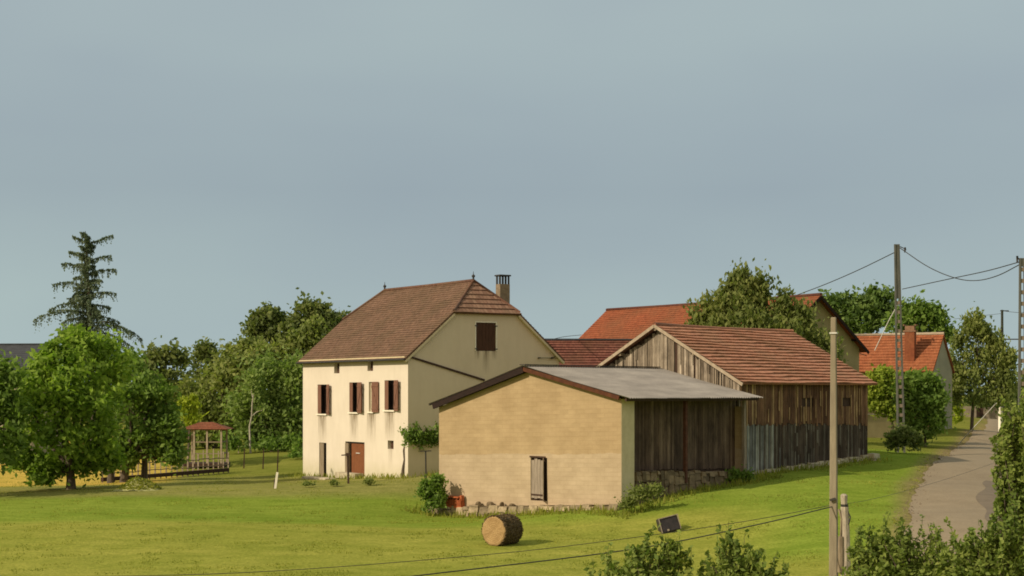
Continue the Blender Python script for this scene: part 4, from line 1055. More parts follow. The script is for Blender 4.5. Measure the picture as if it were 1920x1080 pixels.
# far wall at the end of the lane
w0 = gp(1806, 205); 
fw = thing('boundary_wall', 'brown boundary wall with a gate at the far end of the lane', 'wall', w0)
wl_ = (1868 - 1806) / F * 205; h_ = at(1840, 762, 205).z - w0.z
mb = MB(); mb.box(-1.5, wl_ * .40, 0, .3, -.5, h_); mb.box(wl_ * .62, wl_ + 3, 0, .3, -.5, h_ - .1); mb.build('wall_body', 'garden_wall', fw)
mb = MB()
for k in range(8): mb.box(wl_*.41 + k*wl_*.026, wl_*.41 + k*wl_*.026 + .09, .08, .16, 0, h_ - .2)
mb.build('gate', 'dark_wood', fw)
# slate roofed building at the far left
s0 = gp(-60, 150)
slb = thing('slate_roof_building', 'building with dark slate roof half hidden by the left tree', 'building', s0, R(-8))
zt_ = at(30, 644, 150).z - s0.z; ze_ = zt_ - 2.6
mb = MB(); mb.box(-2, 6.0, 0, 7, -.5, ze_); 
for xx in (-2, 6.0): mb.face([(xx, 0, ze_), (xx, 7, ze_), (xx, 3.5, zt_ - .05)], .5)
mb.build('wall', 'grey_render', slb)
mb = MB(); mb.slope((-2.3, -.4, ze_ - .2), (6.3, -.4, ze_ - .2), [((-2.3, 3.5, zt_), (6.3, 3.5, zt_))], .3, lift=.02, seg=1, wob=.005); mb.slope((-2.3, 7.4, ze_ - .2), (6.3, 7.4, ze_ - .2), [((-2.3, 3.5, zt_), (6.3, 3.5, zt_))], .3, lift=.02, seg=1, wob=.005)
sr_ = mb.build('roof', 'slate', slb)
mb = MB(); mb.bar((-2.3, 3.5, zt_ + .05), (6.3, 3.5, zt_ + .05), .3, .08); mb.build('ridge_cap', 'slate', sr_)
# ================================================================== POLES AND WIRES
def concrete_pole(px, D, ytop, wtop, wbot, label, base=None):
    b0 = gp(px, D); r = thing('utility_pole', label, 'utility pole', b0)
    return b0, r
b0, pl = concrete_pole(1563, 55, 595, .2, .3, 'pale square concrete pole in front of the plank barn')
ht = at(1563, 595, 55).z - b0.z
mb = MB(); mb.rr = random.Random(1)
mb.hex([(-.145,-.145,-.5),(.145,-.145,-.5),(.145,.145,-.5),(-.145,.145,-.5),(-.085,-.085,ht),(.085,-.085,ht),(.085,.085,ht),(-.085,.085,ht)])
po = mb.build('shaft', 'concrete_pole', pl)
po.rotation_euler = (0, 0, R(-20))
bv = po.modifiers.new('bevel', 'BEVEL'); bv.width = .025; bv.segments = 2
mb = MB(); zc_ = at(0, 626, 55).z - b0.z
mb.box(-.12, .12, -.12, .12, zc_, zc_ + .05); o = mb.build('band', 'pale_metal', pl); o.rotation_euler = (0, 0, R(-20))
mb = MB(); zc_ = at(0, 935, 55).z - b0.z
mb.bar((-.16, -.16, zc_ - .04), (.02, -.22, zc_ + .02), .07, .07); mb.build('clamp', 'dark_metal', pl)
# broken old post strapped beside it
b1 = gp(1584, 54.3)
op = thing('old_post', 'weathered white old post strapped beside the square concrete pole', 'post', b1)
ht = at(1582, 926, 54.3).z - b1.z; rr_ = random.Random(8)
mb = MB(); P = [(0.03, 0, -.5), (.03, .0, 1.0), (.02, 0, ht * .62), (-.01, 0, ht - .45), (-.02, 0, ht - .35), (-.03, 0, ht - .05), (-.03, 0, ht)]
mb.tube(P, [.19, .17, .145, .13, .10, .12, .06], 8); mb.build('shaft', 'concrete_old', op)
mb = MB(); mb.tube([(-.01, 0, ht - .42), (-.01, 0, ht - .34)], .125, 8); mb.tube([(.0, -.01, ht - .36), (.16, -.1, ht - .75), (.10, -.1, ht - 1.0)], .025, 6); mb.build('strap', 'dark_metal', op)
mb = MB(); mb.tube([(-.20, -.02, ht - .5), (-.12, -.06, ht - .8), (-.15, -.05, ht - 1.6), (-.16, -.05, ht - 2.6)], .035, 6); mb.tube([(-.16, -.08, ht*.3), (-.15, -.08, ht * .62)], [.11, .09], 7); mb.build('rope', 'old_wood', op)
def lattice_pole(px, D, ytop, wt, wb, ysolid, label, lean=0.0):
    b0 = gp(px, D); r = thing('lattice_pole', label, 'utility pole', b0); H = at(px, ytop, D).z - b0.z
    zs = at(px, ysolid, D).z - b0.z
    W = lambda z: wb + (wt - wb) * z / H
    X = lambda z: lean * z / H
    mb = MB()
    for s_ in (-1, 1):
        mb.hex([(s_*W(0)/2-.05+X(0), -.12, -.4), (s_*W(0)/2+.05+X(0), -.12, -.4), (s_*W(0)/2+.05+X(0), .12, -.4), (s_*W(0)/2-.05+X(0), .12, -.4),
                (s_*W(H)/2-.045+X(H), -.09, H), (s_*W(H)/2+.045+X(H), -.09, H), (s_*W(H)/2+.045+X(H), .09, H), (s_*W(H)/2-.045+X(H), .09, H)])
    mb.hex([(-W(zs)/2+.045+X(zs), -.05, zs), (W(zs)/2-.045+X(zs), -.05, zs), (W(zs)/2-.045+X(zs), .05, zs), (-W(zs)/2+.045+X(zs), .05, zs),
            (-W(H)/2+.04+X(H), -.05, H), (W(H)/2-.04+X(H), -.05, H), (W(H)/2-.04+X(H), .05, H), (-W(H)/2+.04+X(H), .05, H)])
    mb.build('shaft', 'pole_grey', r)
    mb = MB(); z = .5
    while z < zs: mb.box(-W(z)/2+.045+X(z), W(z)/2-.045+X(z), -.06, .06, z, z + .22); z += .62
    o = mb.build('rung', 'pole_rung', r); o['kind'] = 'thing'
    return b0, r, H
bB, rB, HBp = lattice_pole(1690, 110, 458, .26, .42, 560, 'tall openwork concrete pole rising over the orange-roofed cottage', lean=-.30)
mb = MB(); mb.tube([(-.1, 0, HBp - .15), (.25, 0, HBp - .3)], .03, 6); mb.tube([(.25, 0, HBp - .2), (.25, 0, HBp - .34), (.22, 0, HBp - .55)], [.05, .08, .03], 8); mb.build('insulator', 'dark_metal', rB, True)
mb = MB(); mb.tube([(.0, .1, HBp - 3.6), (-.7, .5, HBp - 5.0), (-1.5, 1.2, HBp - 7.0)], .03, 5); mb.build('stay', 'pale_metal', rB)
bC, rC, HCp = lattice_pole(1917, 90, 484, .24, .40, 500, 'openwork concrete pole at the right edge above the hedge')
mb = MB(); mb.tube([(-.14, 0, HCp - .1), (-.28, 0, HCp + .05)], .035, 6); mb.tube([(-.28, 0, HCp - .25), (-.28, 0, HCp + .12)], [.05, .06], 8); mb.build('insulator', 'dark_metal', rC, True)
b0 = gp(1879, 175); rD = thing('utility_pole', 'distant thin dark pole with small crossarms behind the hedge', 'utility pole', b0)
HD = at(1879, 581, 175).z - b0.z
mb = MB(); mb.tube([(0, 0, -.3), (0, 0, HD)], [.22, .13], 8); mb.build('shaft', 'pole_grey', rD, True)
mb = MB(); mb.bar((-.2, 0, HD - .1), (.7, 0, HD - .1), .10, .10); mb.bar((-.9, 0, HD - 3.1), (2.0, 0, HD - 3.1), .09, .12); mb.tube([(-.25, 0, HD - 2.9), (-.05, -.1, HD - 1.8)], [.08, .14], 6); mb.tube([(.15, 0, HD - 4.4), (.1, -.1, HD - 3.4)], [.14, .12], 6); mb.build('crossarm', 'dark_metal', rD)
def wire(label, pts, rad=.02, sag=0.0, mat='cable'):
    """points (px, py, depth): smooth curve through them"""
    P = [at(*p) for p in pts]; Q = []
    if len(P) == 2:
        for i in range(17):
            t = i / 16; q = P[0].lerp(P[1], t); q.z -= sag * 4 * t * (1 - t); Q.append(q)
    else:      # Catmull-Rom
        E = [P[0] * 2 - P[1]] + P + [P[-1] * 2 - P[-2]]
        for k in range(1, len(E) - 2):
            for i in range(8):
                t = i / 8; a, b_, c, d = E[k-1], E[k], E[k+1], E[k+2]
                Q.append(.5 * ((2*b_) + (-a+c)*t + (2*a-5*b_+4*c-d)*t*t + (-a+3*b_-3*c+d)*t**3))
        Q.append(P[-1])
    o0 = Q[0].copy(); mb = MB(); mb.tube([q - o0 for q in Q], rad, 6)
    o = mb.build('overhead_wire', mat, None, True, o0); tag(o, label, 'wire', 'overhead wires'); return o
wire('upper thin wire sagging over the lawn to the square concrete pole', [(-40,1084,48), (450,1074,49.5), (900,1041,51.5), (1165,1011,53), (1400,977,54.2), (1560,947,55)], .011)
wire('lower thick black wire crossing the lawn in front of the hay bale', [(640,1096,41), (794,1078,43), (1185,1030,48), (1414,985,52), (1560,950,54.9)], .018)
wire('short wire leaving the old post towards the lane', [(1584,945,54.3), (1625,938,56), (1700,920,62), (1800,890,74), (1915,850,90)], .006)
wire('deeply sagging wire between the two openwork poles', [(1686,464,110), (1740,500,106), (1790,521,101), (1830,526,97), (1870,517,94), (1912,496,90)], .028)
wire('straight rising wire from the tall openwork pole to the right edge pole', [(1692,542,110), (1780,523,102), (1850,508,95), (1912,491,90)], .028)
wire('wire running down left from the tall openwork pole to the big barn roof', [(1676,474,110), (1610,506,115), (1550,532,121), (1495,553,127)], .03)
wire('faint wire reaching left from the distant thin pole', [(1877,588,175), (1840,592,178), (1790,598,182)], .02)
wire('faint wire reaching right from the distant thin pole', [(1879,583,175), (1915,586,165), (1960,582,150)], .025)
wire('slack cable from the big barn gable to the orange cottage roof', [(1566,600,131), (1580,632,133), (1596,655,135), (1625,667,138)], .03)
wire('thin wire across the gap between farmhouse and big barn roof', [(1036,636,107), (1060,631,115), (1090,628,128)], .02)
gy = wire('pale guy wire slanting down beside the lane', [(1868,756,118), (1832,795,121), (1798,832,124)], .035, mat='pale_metal')
gy['group'] = 'guy wires'
# white marker post by the lane
b0 = gp(1875, 170); mp_ = thing('marker_post', 'white upright tube at the foot of the distant thin pole', 'post', b0)
mb = MB(); zt_ = at(0, 738, 170).z - b0.z; mb.tube([(0, 0, -.2), (0, 0, zt_)], .17, 9); mb.build('tube', 'white_paint', mp_, True)
mb = MB(); mb.tube([(0, 0, zt_), (0, 0, zt_ + .2)], [.22, .15], 9); mb.build('collar', 'dark_metal', mp_, True)
# ================================================================== SMALL THINGS ON THE LAWN
# hay bale
D = 71.0; axd = Vector((.60, .80, 0)).normalized(); rad = .65
fc = at(925, 995, D); gz = g(fc.x, D)
hb = thing('hay_bale', 'round golden hay bale lying on the lawn before the shed', 'hay bale', (fc.x, D, gz), math.atan2(axd.y, axd.x))
def disc_ring(x, k, rg, n=44): return [(x + rg.uniform(-.008, .008), math.cos(t)*rad*k*(1+rg.uniform(-.008,.008)), rad*.98 + math.sin(t)*rad*k*(1+rg.uniform(-.008,.008)) if math.sin(t)*k > -.93 else rad*.98 - rad*.95) for t in [2*math.pi*i/n for i in range(n)]]
rg_ = random.Random(4)
rings = [disc_ring(0, k, rg_) for k in (.12, .3, .5, .7, .88)] + [disc_ring(.03, .97, rg_)]
body = [disc_ring(.03, .97, rg_)] + [disc_ring(x, 1.0, rg_) for x in np.linspace(.1, 1.2, 14)] + [disc_ring(1.27, .95, rg_)]
mb = MB()
for r1, r2 in zip(body, body[1:]):
    for i in range(44): mb.face([r1[i], r2[i], r2[(i+1)%44], r1[(i+1)%44]])
mb.face(body[-1]); mb.build('rolled_side', 'hay_side', hb)
mb = MB(); mb.face(rings[0][::-1])
for r1, r2 in zip(rings, rings[1:]):
    for i in range(44): mb.face([r1[i], r2[i], r2[(i+1)%44], r1[(i+1)%44]])
fo = mb.build('end_face', 'hay_face', hb, True)
for v in fo.data.vertices: v.co.z -= rad * .98
fo.location = (0, 0, rad * .98)
# straw fringe of the bale
rg = np.random.default_rng(9); n = 2600
tt_ = rg.uniform(0, 6.28, n); xx = rg.uniform(0, 1.25, n); rr = rad * rg.uniform(.97, 1.01, n)
cen = np.stack([xx, np.cos(tt_)*rr, rad*.98 + np.sin(tt_)*rr], -1); cen = cen[cen[:, 2] > .08]
cen = cen[np.argsort(cen[:, 0])]; v, q = leaf_cloud(rg, cen, .06)
npmesh('loose_straw', v, q, 'hay_side', rg.random(len(q)), hb)
# black square container
D = 75.0; c0 = gp(1256, D); bc = thing('container', 'dark square container lying tilted on the lawn near the shed', 'container', c0, R(12))
mb = MB(); mb.rr = random.Random(3)
mb.hex([(-.44,-.35,0),(.44,-.35,0),(.44,.35,0),(-.44,.35,0),(-.42,-.33,.68),(.42,-.33,.68),(.42,.33,.68),(-.42,.33,.68)])
o = mb.build('shell', 'black_plastic', bc); o.rotation_euler = (R(-8), R(-13), 0); o.location = (0, 0, -.04); bv = o.modifiers.new('b', 'BEVEL'); bv.width = .05; bv.segments = 3
mb = MB()
mb.box(.43, .46, -.37, -.30, .02, .70); mb.box(-.46, -.43, -.37, -.30, .02, .70)
mb.box(-.42, .42, -.37, -.34, .66, .70); mb.box(-.2, -.1, -.375, -.36, .05, .14)
o = mb.build('rim', 'grey_board', bc); o.rotation_euler = (R(-8), R(-13), 0); o.location = (0, 0, -.04)
# white leaning stake
D = 96.0; b0 = gp(515.5, D); sk = thing('stake', 'white leaning wooden stake on the lawn left of the farmhouse', 'stake', b0)
mb = MB(); mb.bar((0, 0, -.1), (.14, 0, .95), .13, .05); mb.build('board', 'white_paint', sk); mb = MB(); mb.bar((-.07, .05, -.1), (-.03, .05, .55), .05, .05); mb.build('prop', 'dark_wood', sk)
# T post
D = 97.0; b0 = gp(798, D); tp_ = thing('clothes_pole', 'dark T-shaped washing line post before the house gable', 'clothes pole', b0)
zt_ = at(0, 846, D).z - b0.z; mb = MB(); mb.tube([(.03, 0, -.2), (0, 0, zt_)], .045, 7); mb.build('pole', 'dark_metal', tp_); mb = MB(); mb.bar((-.33, 0, zt_), (.33, 0, zt_ + .02), .06, .06); mb.build('crossbar', 'dark_metal', tp_)
# post in front of the wide door
D = 98.0; b0 = gp(653.5, D); dp = thing('wooden_post', 'wooden post with short arm before the rust brown house door', 'post', b0)
zt_ = at(0, 851, D).z - b0.z; mb = MB(); mb.bar((0, 0, -.2), (-.05, 0, zt_), .11, .11); mb.build('pole', 'dark_wood', dp); mb = MB(); mb.bar((-.42, 0, zt_ - .08), (.05, 0, zt_ - .05), .07, .07); mb.box(-.15, .12, -.1, .1, zt_ - .12, zt_ + .05); mb.build('arm', 'dark_wood', dp)
# low stone slab at the doors
(x0, y0), a, v_, u_ = hf; cpt = Vector((x0, y0)) + u_ * ((D1[0] + D2[1]) / 2) - v_ * 1.3
slz = g(cpt.x, cpt.y); slb2 = thing('stone_slab', 'low pale stone slab on the grass before the two house doors', 'slab', (cpt.x, cpt.y, slz), hf[1])
mb = MB(); mb.box(-.4, .4, -1.9, 1.6, -.1, .13); o = mb.build('slab', 'stone_pale', slb2); bv = o.modifiers.new('b', 'BEVEL'); bv.width = .04
# mound of cut grass
D = 97.0; b0 = gp(258, D); md = thing('grass_heap', 'low heap of cut grass beneath the left trees', 'grass heap', b0)
n1 = 30; rgm = np.random.default_rng(5); mv = []
for i in range(n1):
    for j in range(n1):
        x_ = (i/(n1-1)-.5)*2.6; y_ = (j/(n1-1)-.5)*2.2
        h = .68*math.exp(-((x_+.1)**2/.50+(y_)**2/.55)) + .32*math.exp(-((x_-.75)**2/.25+y_**2/.3)) - .06 + rgm.normal(0, .015)
        mv.append((x_, y_, h))
mv = np.array(mv); ix = np.arange(n1*n1).reshape(n1, n1); mq = np.stack([ix[:-1,:-1].ravel(), ix[1:,:-1].ravel(), ix[1:,1:].ravel(), ix[:-1,1:].ravel()], -1)
npmesh('heap', mv, mq, 'cut_grass', rgm.random(len(mq)), md)
sel = mv[mv[:, 2] > .05]; cen = sel[rgm.integers(0, len(sel), 1800)] + rgm.normal(0, .05, (1800, 3)); v, q = leaf_cloud(rgm, cen, .08); npmesh('clippings', v, q, 'grass_blades', rgm.random(len(q)), md)
# vine on the house corner
D = 99.0; (x0, y0), a, v_, u_ = hf; b0v = Vector((x0, y0)) + u_ * .6 - v_ * .25; vz = g(b0v.x, b0v.y)
vn = thing('vine', 'green vine with bare dark stem climbing the near house corner', 'vine', (b0v.x, b0v.y, vz))
D0 = b0v.y; P = []
for (px, py) in ((754,897), (755,880), (759,862), (757,845), (761,828), (759,815), (766,808)): p = at(px, py, D0) ; P.append(p - Vector((b0v.x, b0v.y, vz)))
mb = MB(); mb.tube(P, [.09, .07, .08, .06, .07, .06, .04], 7)
q0_ = P[-1]; e_ = at(818, 812, 101.5) - Vector((b0v.x, b0v.y, vz)); mb.tube([P[-2], q0_, q0_.lerp(e_, .5) + Vector((0,0,.1)), e_], [.05, .04, .04, .03], 6); mb.build('stem', 'bark', vn)
rg = np.random.default_rng(22); cl = []
for k in range(170):
    t = rg.random() * 1.05; c = np.array(q0_.lerp(e_, t)) + rg.normal(0, 1, 3) * np.array([.14, .14, .20]) + np.array([0, -.2, -.22 + .10*t - (.30 if rg.random() < .35 else 0)]); cl.append(np.repeat(c[None], 32, 0) + rg.normal(0, .15, (32, 3)))
for (px, py) in ((778, 797), (818, 800), (754, 808), (770, 822), (822, 805)): c = np.array(at(px, py, 100.3) - Vector((b0v.x, b0v.y, vz))); cl.append(np.repeat(c[None], 26, 0) + rg.normal(0, .11, (26, 3)))
v, q = leaf_cloud(rg, np.concatenate(cl), .11); npmesh('foliage', v, q, 'leaf_mid', rg.random(len(q)), vn)
# ================================================================== PEN, PAVILION
pA = gp(192, 110.5); pB = gp(428, 124)
pen = thing('pen_fence', 'long rail fence with pale pickets running under the left trees', 'fence', pA)
dv = pB - pA; L_ = dv.length; dn_ = dv / L_
posts = MB(); rails = MB(); low = MB(); rr_ = random.Random(3)
n_ = int(L_ / .62)
for k in range(n_ + 1):
    t = k / n_; p = dv * t; gz = g(pA.x + p.x, pA.y + p.y) - pA.z
    h = 1.65 + rr_.uniform(-.35, .25)
    mbx = posts; w_ = rr_.uniform(.06, .11)
    mbx.box(p.x - w_/2, p.x + w_/2, p.y - .04, p.y + .04, gz - .2, gz + h)
for z0_, th in ((1.12, .07), (.60, .06)):
    for k in range(12):
        a_ = dv * (k/12); b_ = dv * ((k+1)/12); rails.bar(a_ + Vector((0, -.06, z0_ + rr_.uniform(-.04, .04))), b_ + Vector((0, -.06, z0_ + rr_.uniform(-.04, .04))), .05, th)
for k in range(12):
    a_ = dv * (k/12); b_ = dv * ((k+1)/12); low.bar(a_ + Vector((0, -.1, .22)), b_ + Vector((0, -.1, .22)), .22, .26)
posts.build('picket', 'pale_board', pen); rails.build('rail', 'old_wood', pen); low.build('base_beam', 'dark_wood', pen)
pc = gp(388, 130); pv = thing('pavilion', 'small open wooden pavilion with low red roof beside the forest', 'pavilion', pc)
ze = at(0, 804, 130).z - pc.z; zt_ = at(0, 791.5, 130).z - pc.z; hw = 1.85
rf = MB()
co = [(-hw, -1.5, ze), (hw, -1.5, ze), (hw, 1.5, ze), (-hw, 1.5, ze)]; tp0 = (-.5, 0, zt_); tp1 = (.5, 0, zt_)
rf.slope(co[0], co[1], [(tp0, tp1)], .3, lift=.03, seg=.5, wob=.005, thick=.06); rf.slope(co[3], co[2], [(tp0, tp1)], .3, lift=.03, seg=.5, wob=.005, thick=.06)
rf.face([co[0], co[3], tp0], .3, [(0,0),(3,0),(1.5,1.5)]); rf.face([co[1], co[2], tp1], .3, [(0,0),(3,0),(1.5,1.5)]); rf.build('roof', 'tiles_pavilion', pv)
for (xx, yy) in ((-.75, -1.3), (.25, -1.3), (1.35, -1.3), (-1.4, 1.2), (1.35, 1.2)):
    mb = MB(); mb.box(xx - .065, xx + .065, yy - .065, yy + .065, -.3, ze - .02); mb.build('post', 'pale_board', pv)
mb = MB()
for zz_ in (ze - 1.0, ze - 1.9): mb.bar((-.75, -1.3, zz_), (1.35, -1.3, zz_), .06, .09); mb.bar((1.35, -1.3, zz_), (1.35, 1.2, zz_), .06, .09)
mb.build('rail', 'old_wood', pv)
mb = MB(); mb.box(-1.6, 1.6, -1.45, 1.4, .1, .35); mb.build('floor_deck', 'dark_wood', pv)
# wire fence posts right of the pavilion
fl = ['thin fence post nearest the pavilion', 'thin dark fence post between pavilion and white stake', 'thin fence post nearest the house', 'leaning pale fence post at the forest edge', 'pale post close to the birch foot']
for (px, D, hgt, pale), lb in zip(((457, 128, 1.5, 0), (493, 127, 1.45, 0), (520, 122, 1.6, 0), (447, 150, 1.5, 1), (478, 152, 1.2, 1)), fl):
    b0 = gp(px, D); fp = thing('fence_post', lb, 'fence post', b0, 0, 'fence posts at the forest edge')
    mb = MB(); mb.bar((0, 0, -.2), (.06, 0, hgt), .09, .09, .07, .07); mb.build('stake', 'pale_board' if pale else 'dark_wood', fp)
    mb = MB(); mb.tube([(.06, 0, hgt), (.06, 0, hgt+.04)], [.05, .02], 6); mb.build('top', 'dark_wood', fp)
# ================================================================== TREES
# left group
tree('walnut_tree', 'broad bright green tree with dark trunk nearest the left edge of the lawn', 'tree', 100, (133,916),
     [(140,648,42,38), (185,655,40,36,1), (100,672,38,34,-1), (215,690,40,38,1), (150,705,56,48,-1), (75,710,44,42), (45,745,38,40,-1), (110,760,62,52,-2), (185,760,56,52,-1), (60,800,50,42), (120,825,56,44,-2), (190,825,50,42,-1), (100,872,38,18), (66,872,25,18), (155,870,26,16), (35,850,28,30), (200,862,26,16), (84,893,16,10)],
     'leaf_bright', .19, 5.2, 26, .32, .28, 'trees along the left lawn edge', seed=2)
tree('walnut_tree', 'dark green tree standing over the pickets behind the bright left tree', 'tree', 109, (232,905),
     [(235,690,38,34,1), (262,720,40,38), (290,745,36,38), (312,785,30,36), (240,760,46,46,-1), (280,800,46,44), (225,820,46,40), (322,825,22,38), (262,838,44,34,1), (300,850,30,26), (325,856,16,18), (205,852,26,20), (236,862,30,14)],
     'leaf_mid', .19, 5.2, 26, .32, .26, 'trees along the left lawn edge', seed=3)
for (px, D, lb) in ((207, 110, 'dark thin trunk left of the pickets under the trees'), (270, 111, 'dark trunk between the pickets right of the heap')):
    b0 = gp(px, D); o = thing('bare_trunk', lb, 'tree trunk', b0, 0, 'dark trunks by the pickets'); mb = MB(); mb.tube([(0,0,-.2), (.05,0,1.2), (-.1,.1,3.0), (.2,.1,5.0)], [.26, .20, .17, .1], 8); mb.tube([(0,0,1.6), (.5,.0,3.2)], [.1, .05], 6); mb.build('stem', 'bark', o, True)
tree('walnut_tree', 'green tree cut off by the left edge of the photo', 'tree', 96, (-20,905),
     [(15,702,34,24), (-20,712,40,30), (0,740,42,48), (-30,780,50,60), (20,790,35,48), (5,840,42,42), (-50,700,45,45), (-60,840,50,50)], 'leaf_mid', .19, 5, 26, .32, .25, 'trees along the left lawn edge', seed=4)
tree('tree_crown', 'shaded green tree far beyond the left edge tree', 'tree', 92, (-150,930), [(-140,760,70,80), (-190,800,60,70), (-90,800,45,60)], 'leaf_mid', .22, 2.5, 22, .35, .25, 'trees along the left lawn edge', seed=44)
# tall airy conifer
def conifer():
    D = 128; b0 = gp(174, D); r = thing('conifer', 'tall airy blue-green conifer rising above the left trees', 'tree', b0)
    top = at(160, 433, D) - b0; ty = top.z; tx = top.x
    mb = MB(); mb.tube([(0,0,-.3), (tx*.1, 0, ty*.4), (tx*.55, 0, ty*.75), (tx, 0, ty)], [.3, .2, .11, .02], 8)
    rg = np.random.default_rng(7); C_ = []
    BR = []                      # height of the whorl (photo row), side angle, length in metres
    for (row, a, ln) in ((458, 0.2, 2.1), (448, 3.3, .9), (480, 2.9, 1.5), (490, .1, 1.9), (500, 3.2, 2.1), (517, .1, 2.1), (520, 2.8, 1.3), (538, 3.3, 2.4), (548, -.1, 2.2), (556, 3.0, 1.6),
                         (570, .2, 1.7), (575, 3.1, 2.9), (588, 3.3, 3.7), (592, 0.1, 2.3), (605, -.2, 3.5), (612, .2, 3.9), (615, 3.0, 2.8), (628, 3.2, 3.2), (630, 0, 3.6), (650, 3.1, 3.2), (655, .1, 3.4)):
        BR.append((row, a, ln))
    for row in range(443, 690, 6):
        f = (row - 435) / 200
        for _ in range(2): BR.append((row, rg.choice([1.2, 1.9, -1.2, -1.9, .7, 2.5, -.7, -2.5]) + rg.uniform(-.3, .3), (.45 + 1.9 * f) * rg.uniform(.4, 1.1)))
    for (row, a, ln) in BR:
        z = (at(0, row + rg.uniform(-5, 5), D) - b0).z; f = min(1, max(0, (row - 435) / 200)); x0_ = tx * z / ty; seg = []
        up = .40 - .22 * f; dr = .10 + .50 * f; ln *= rg.uniform(.9, 1.12)
        for t in np.linspace(0, 1, 9):
            rr = ln * t; seg.append(Vector((x0_ + math.cos(a) * rr, math.sin(a) * rr + .15 * math.sin(t * 3), z - .25 * (1 - f) * ln * .4 + (up * t * 1.5 - dr * t ** 2.2) * ln + rg.normal(0, .03))))
        mb.tube(seg, [max(.010, .045 * (1 - t_) * (.4 + f)) for t_ in np.linspace(0, 1, 9)], 5)
        for i in range(1, 9):
            s0 = seg[i-1]; s1 = seg[i]
            for _ in range(int(3 + 3.0 * ln)):      # short side sprays hanging from the branch
                p = s0.lerp(s1, rg.random()); sd_ = rg.normal(0, .08 + .13 * (1 - abs(i / 8 - .45)) * min(1, ln / 2)); L2 = abs(rg.normal(0, .20 + .34 * f))
                for w_ in np.linspace(0, 1, 5):
                    C_.append((p.x - math.sin(a) * sd_ * w_ + rg.normal(0, .03), p.y + math.cos(a) * sd_ * w_ + rg.normal(0, .03), p.z - L2 * w_ + .03))
    C_ = np.array(C_); v, q = leaf_cloud(rg, C_, .095, vertical=.3); npmesh('needles', v, q, 'leaf_blue', rg.random(len(q)), r)
    mb.build('trunk', 'bark', r, True)
conifer()
# forest edge behind the pen
FG = 'trees of the forest edge'
tree('forest_tree', 'bluish dark tree seen between the tall conifer and the pavilion', 'tree', 178, (300,840), [(290,670,30,25), (325,668,28,22), (275,700,32,40), (315,720,45,50), (285,770,55,50), (340,780,40,50), (300,820,60,30)], 'leaf_dark', .30, 2.6, 20, .5, .3, FG, seed=10)
tree('forest_tree', 'small dark rounded treetop left of the big dark crowns', 'tree', 185, (388,840), [(385,658,17,13), (384,690,30,35), (380,740,45,45), (390,800,40,45)], 'leaf_dark', .30, 2.8, 20, .42, .3, FG, seed=11)
tree('pine_tree', 'left of the two dark clumpy crowns above the forest edge', 'tree', 172, (490,840), [(495,585,23,19), (478,612,22,20), (520,600,18,16), (510,630,36,26), (465,650,30,26), (540,650,30,30), (440,680,28,24), (500,690,50,45), (420,710,30,25)], 'leaf_dark', .27, 3.6, 24, .40, .3, FG, seed=12, shell=.6, drop=6)
tree('pine_tree', 'tallest dark clumpy crown touching the left slope of the house roof', 'tree', 170, (590,840), [(575,575,33,19), (600,585,28,22), (560,600,26,26), (545,625,26,26), (618,600,24,24), (590,630,38,30), (560,665,42,40), (640,600,16,14), (625,640,30,35), (600,700,60,50), (655,602,8,8)], 'leaf_dark', .27, 3.6, 24, .40, .35, FG, seed=13, shell=.6, drop=8)
tree('forest_tree', 'olive green tree below the dark crowns, left of the pale birch', 'tree', 160, (400,835), [(420,700,38,28), (400,735,42,40), (445,720,36,34), (380,775,42,40), (425,790,45,42), (455,690,25,24), (400,820,50,22)], 'leaf_olive', .26, 3.2, 22, .45, .25, FG, seed=14)
tree('forest_tree', 'olive treetop between the two dark clumpy crowns', 'tree', 163, (520,835), [(520,665,32,28), (545,700,38,30), (488,668,28,22), (560,640,22,18), (590,660,28,28), (590,620,12,14)], 'leaf_olive', .26, 3.2, 22, .42, .25, FG, seed=15)
tree('willow_tree', 'soft pale green willow left of the farmhouse', 'tree', 150, (510,838), [(505,700,42,26), (545,720,38,38), (490,745,42,42), (545,770,38,45), (500,795,40,40), (455,770,28,40), (560,815,28,28), (470,815,30,24), (555,700,20,20)], 'leaf_willow', .22, 4.2, 26, .45, .2, FG, vert=1.5, seed=16)
tree('forest_tree', 'olive tree filling the slope between the dark clumpy crown and the pavilion', 'tree', 166, (440,835), [(440,668,30,24), (420,690,34,30), (465,680,30,28), (395,705,30,28), (450,730,44,40), (350,745,34,36), (370,800,40,36), (470,655,20,16), (330,810,40,30)], 'leaf_olive', .26, 3.2, 22, .45, .25, FG, seed=71)
b0 = gp(470, 148); bi = thing('birch_tree', 'pale forked birch trunk in front of the willow', 'tree', b0, 0, FG)
T = lambda px, py: at(px, py, 148) - b0
mb = MB(); mb.tube([(0,0,-.2), T(468,800), T(472,780), T(473,755), T(476,740), T(475,715)], [.10, .085, .07, .06, .045, .02], 7); mb.tube([T(473,780), T(482,772), T(496,768)], [.07, .06, .03], 6); mb.tube([T(474,745), T(468,715)], [.06, .03], 6); mb.build('trunk', 'bark_pale', bi, True)
rg = np.random.default_rng(60); cl = []
for (px, py) in ((476,705), (470,718), (480,730), (495,765), (484,715)): c = np.array(T(px, py)); cl.append(np.repeat(c[None], 120, 0) + rg.normal(0, .35, (120, 3)))
v, q = leaf_cloud(rg, np.concatenate(cl), .17); npmesh('crown', v, q, 'leaf_willow', rg.random(len(q)), bi)
tree('undergrowth_bush', 'dark bushes at the foot of the willow beside the house', 'bush', 147, (545,842), [(530,830,30,14), (560,835,22,20), (500,836,28,10), (425,830,25,14), (560,860,14,16,-14)], 'leaf_mid', .2, 3.4, 22, .35, .1, None, seed=17, limbs=False)
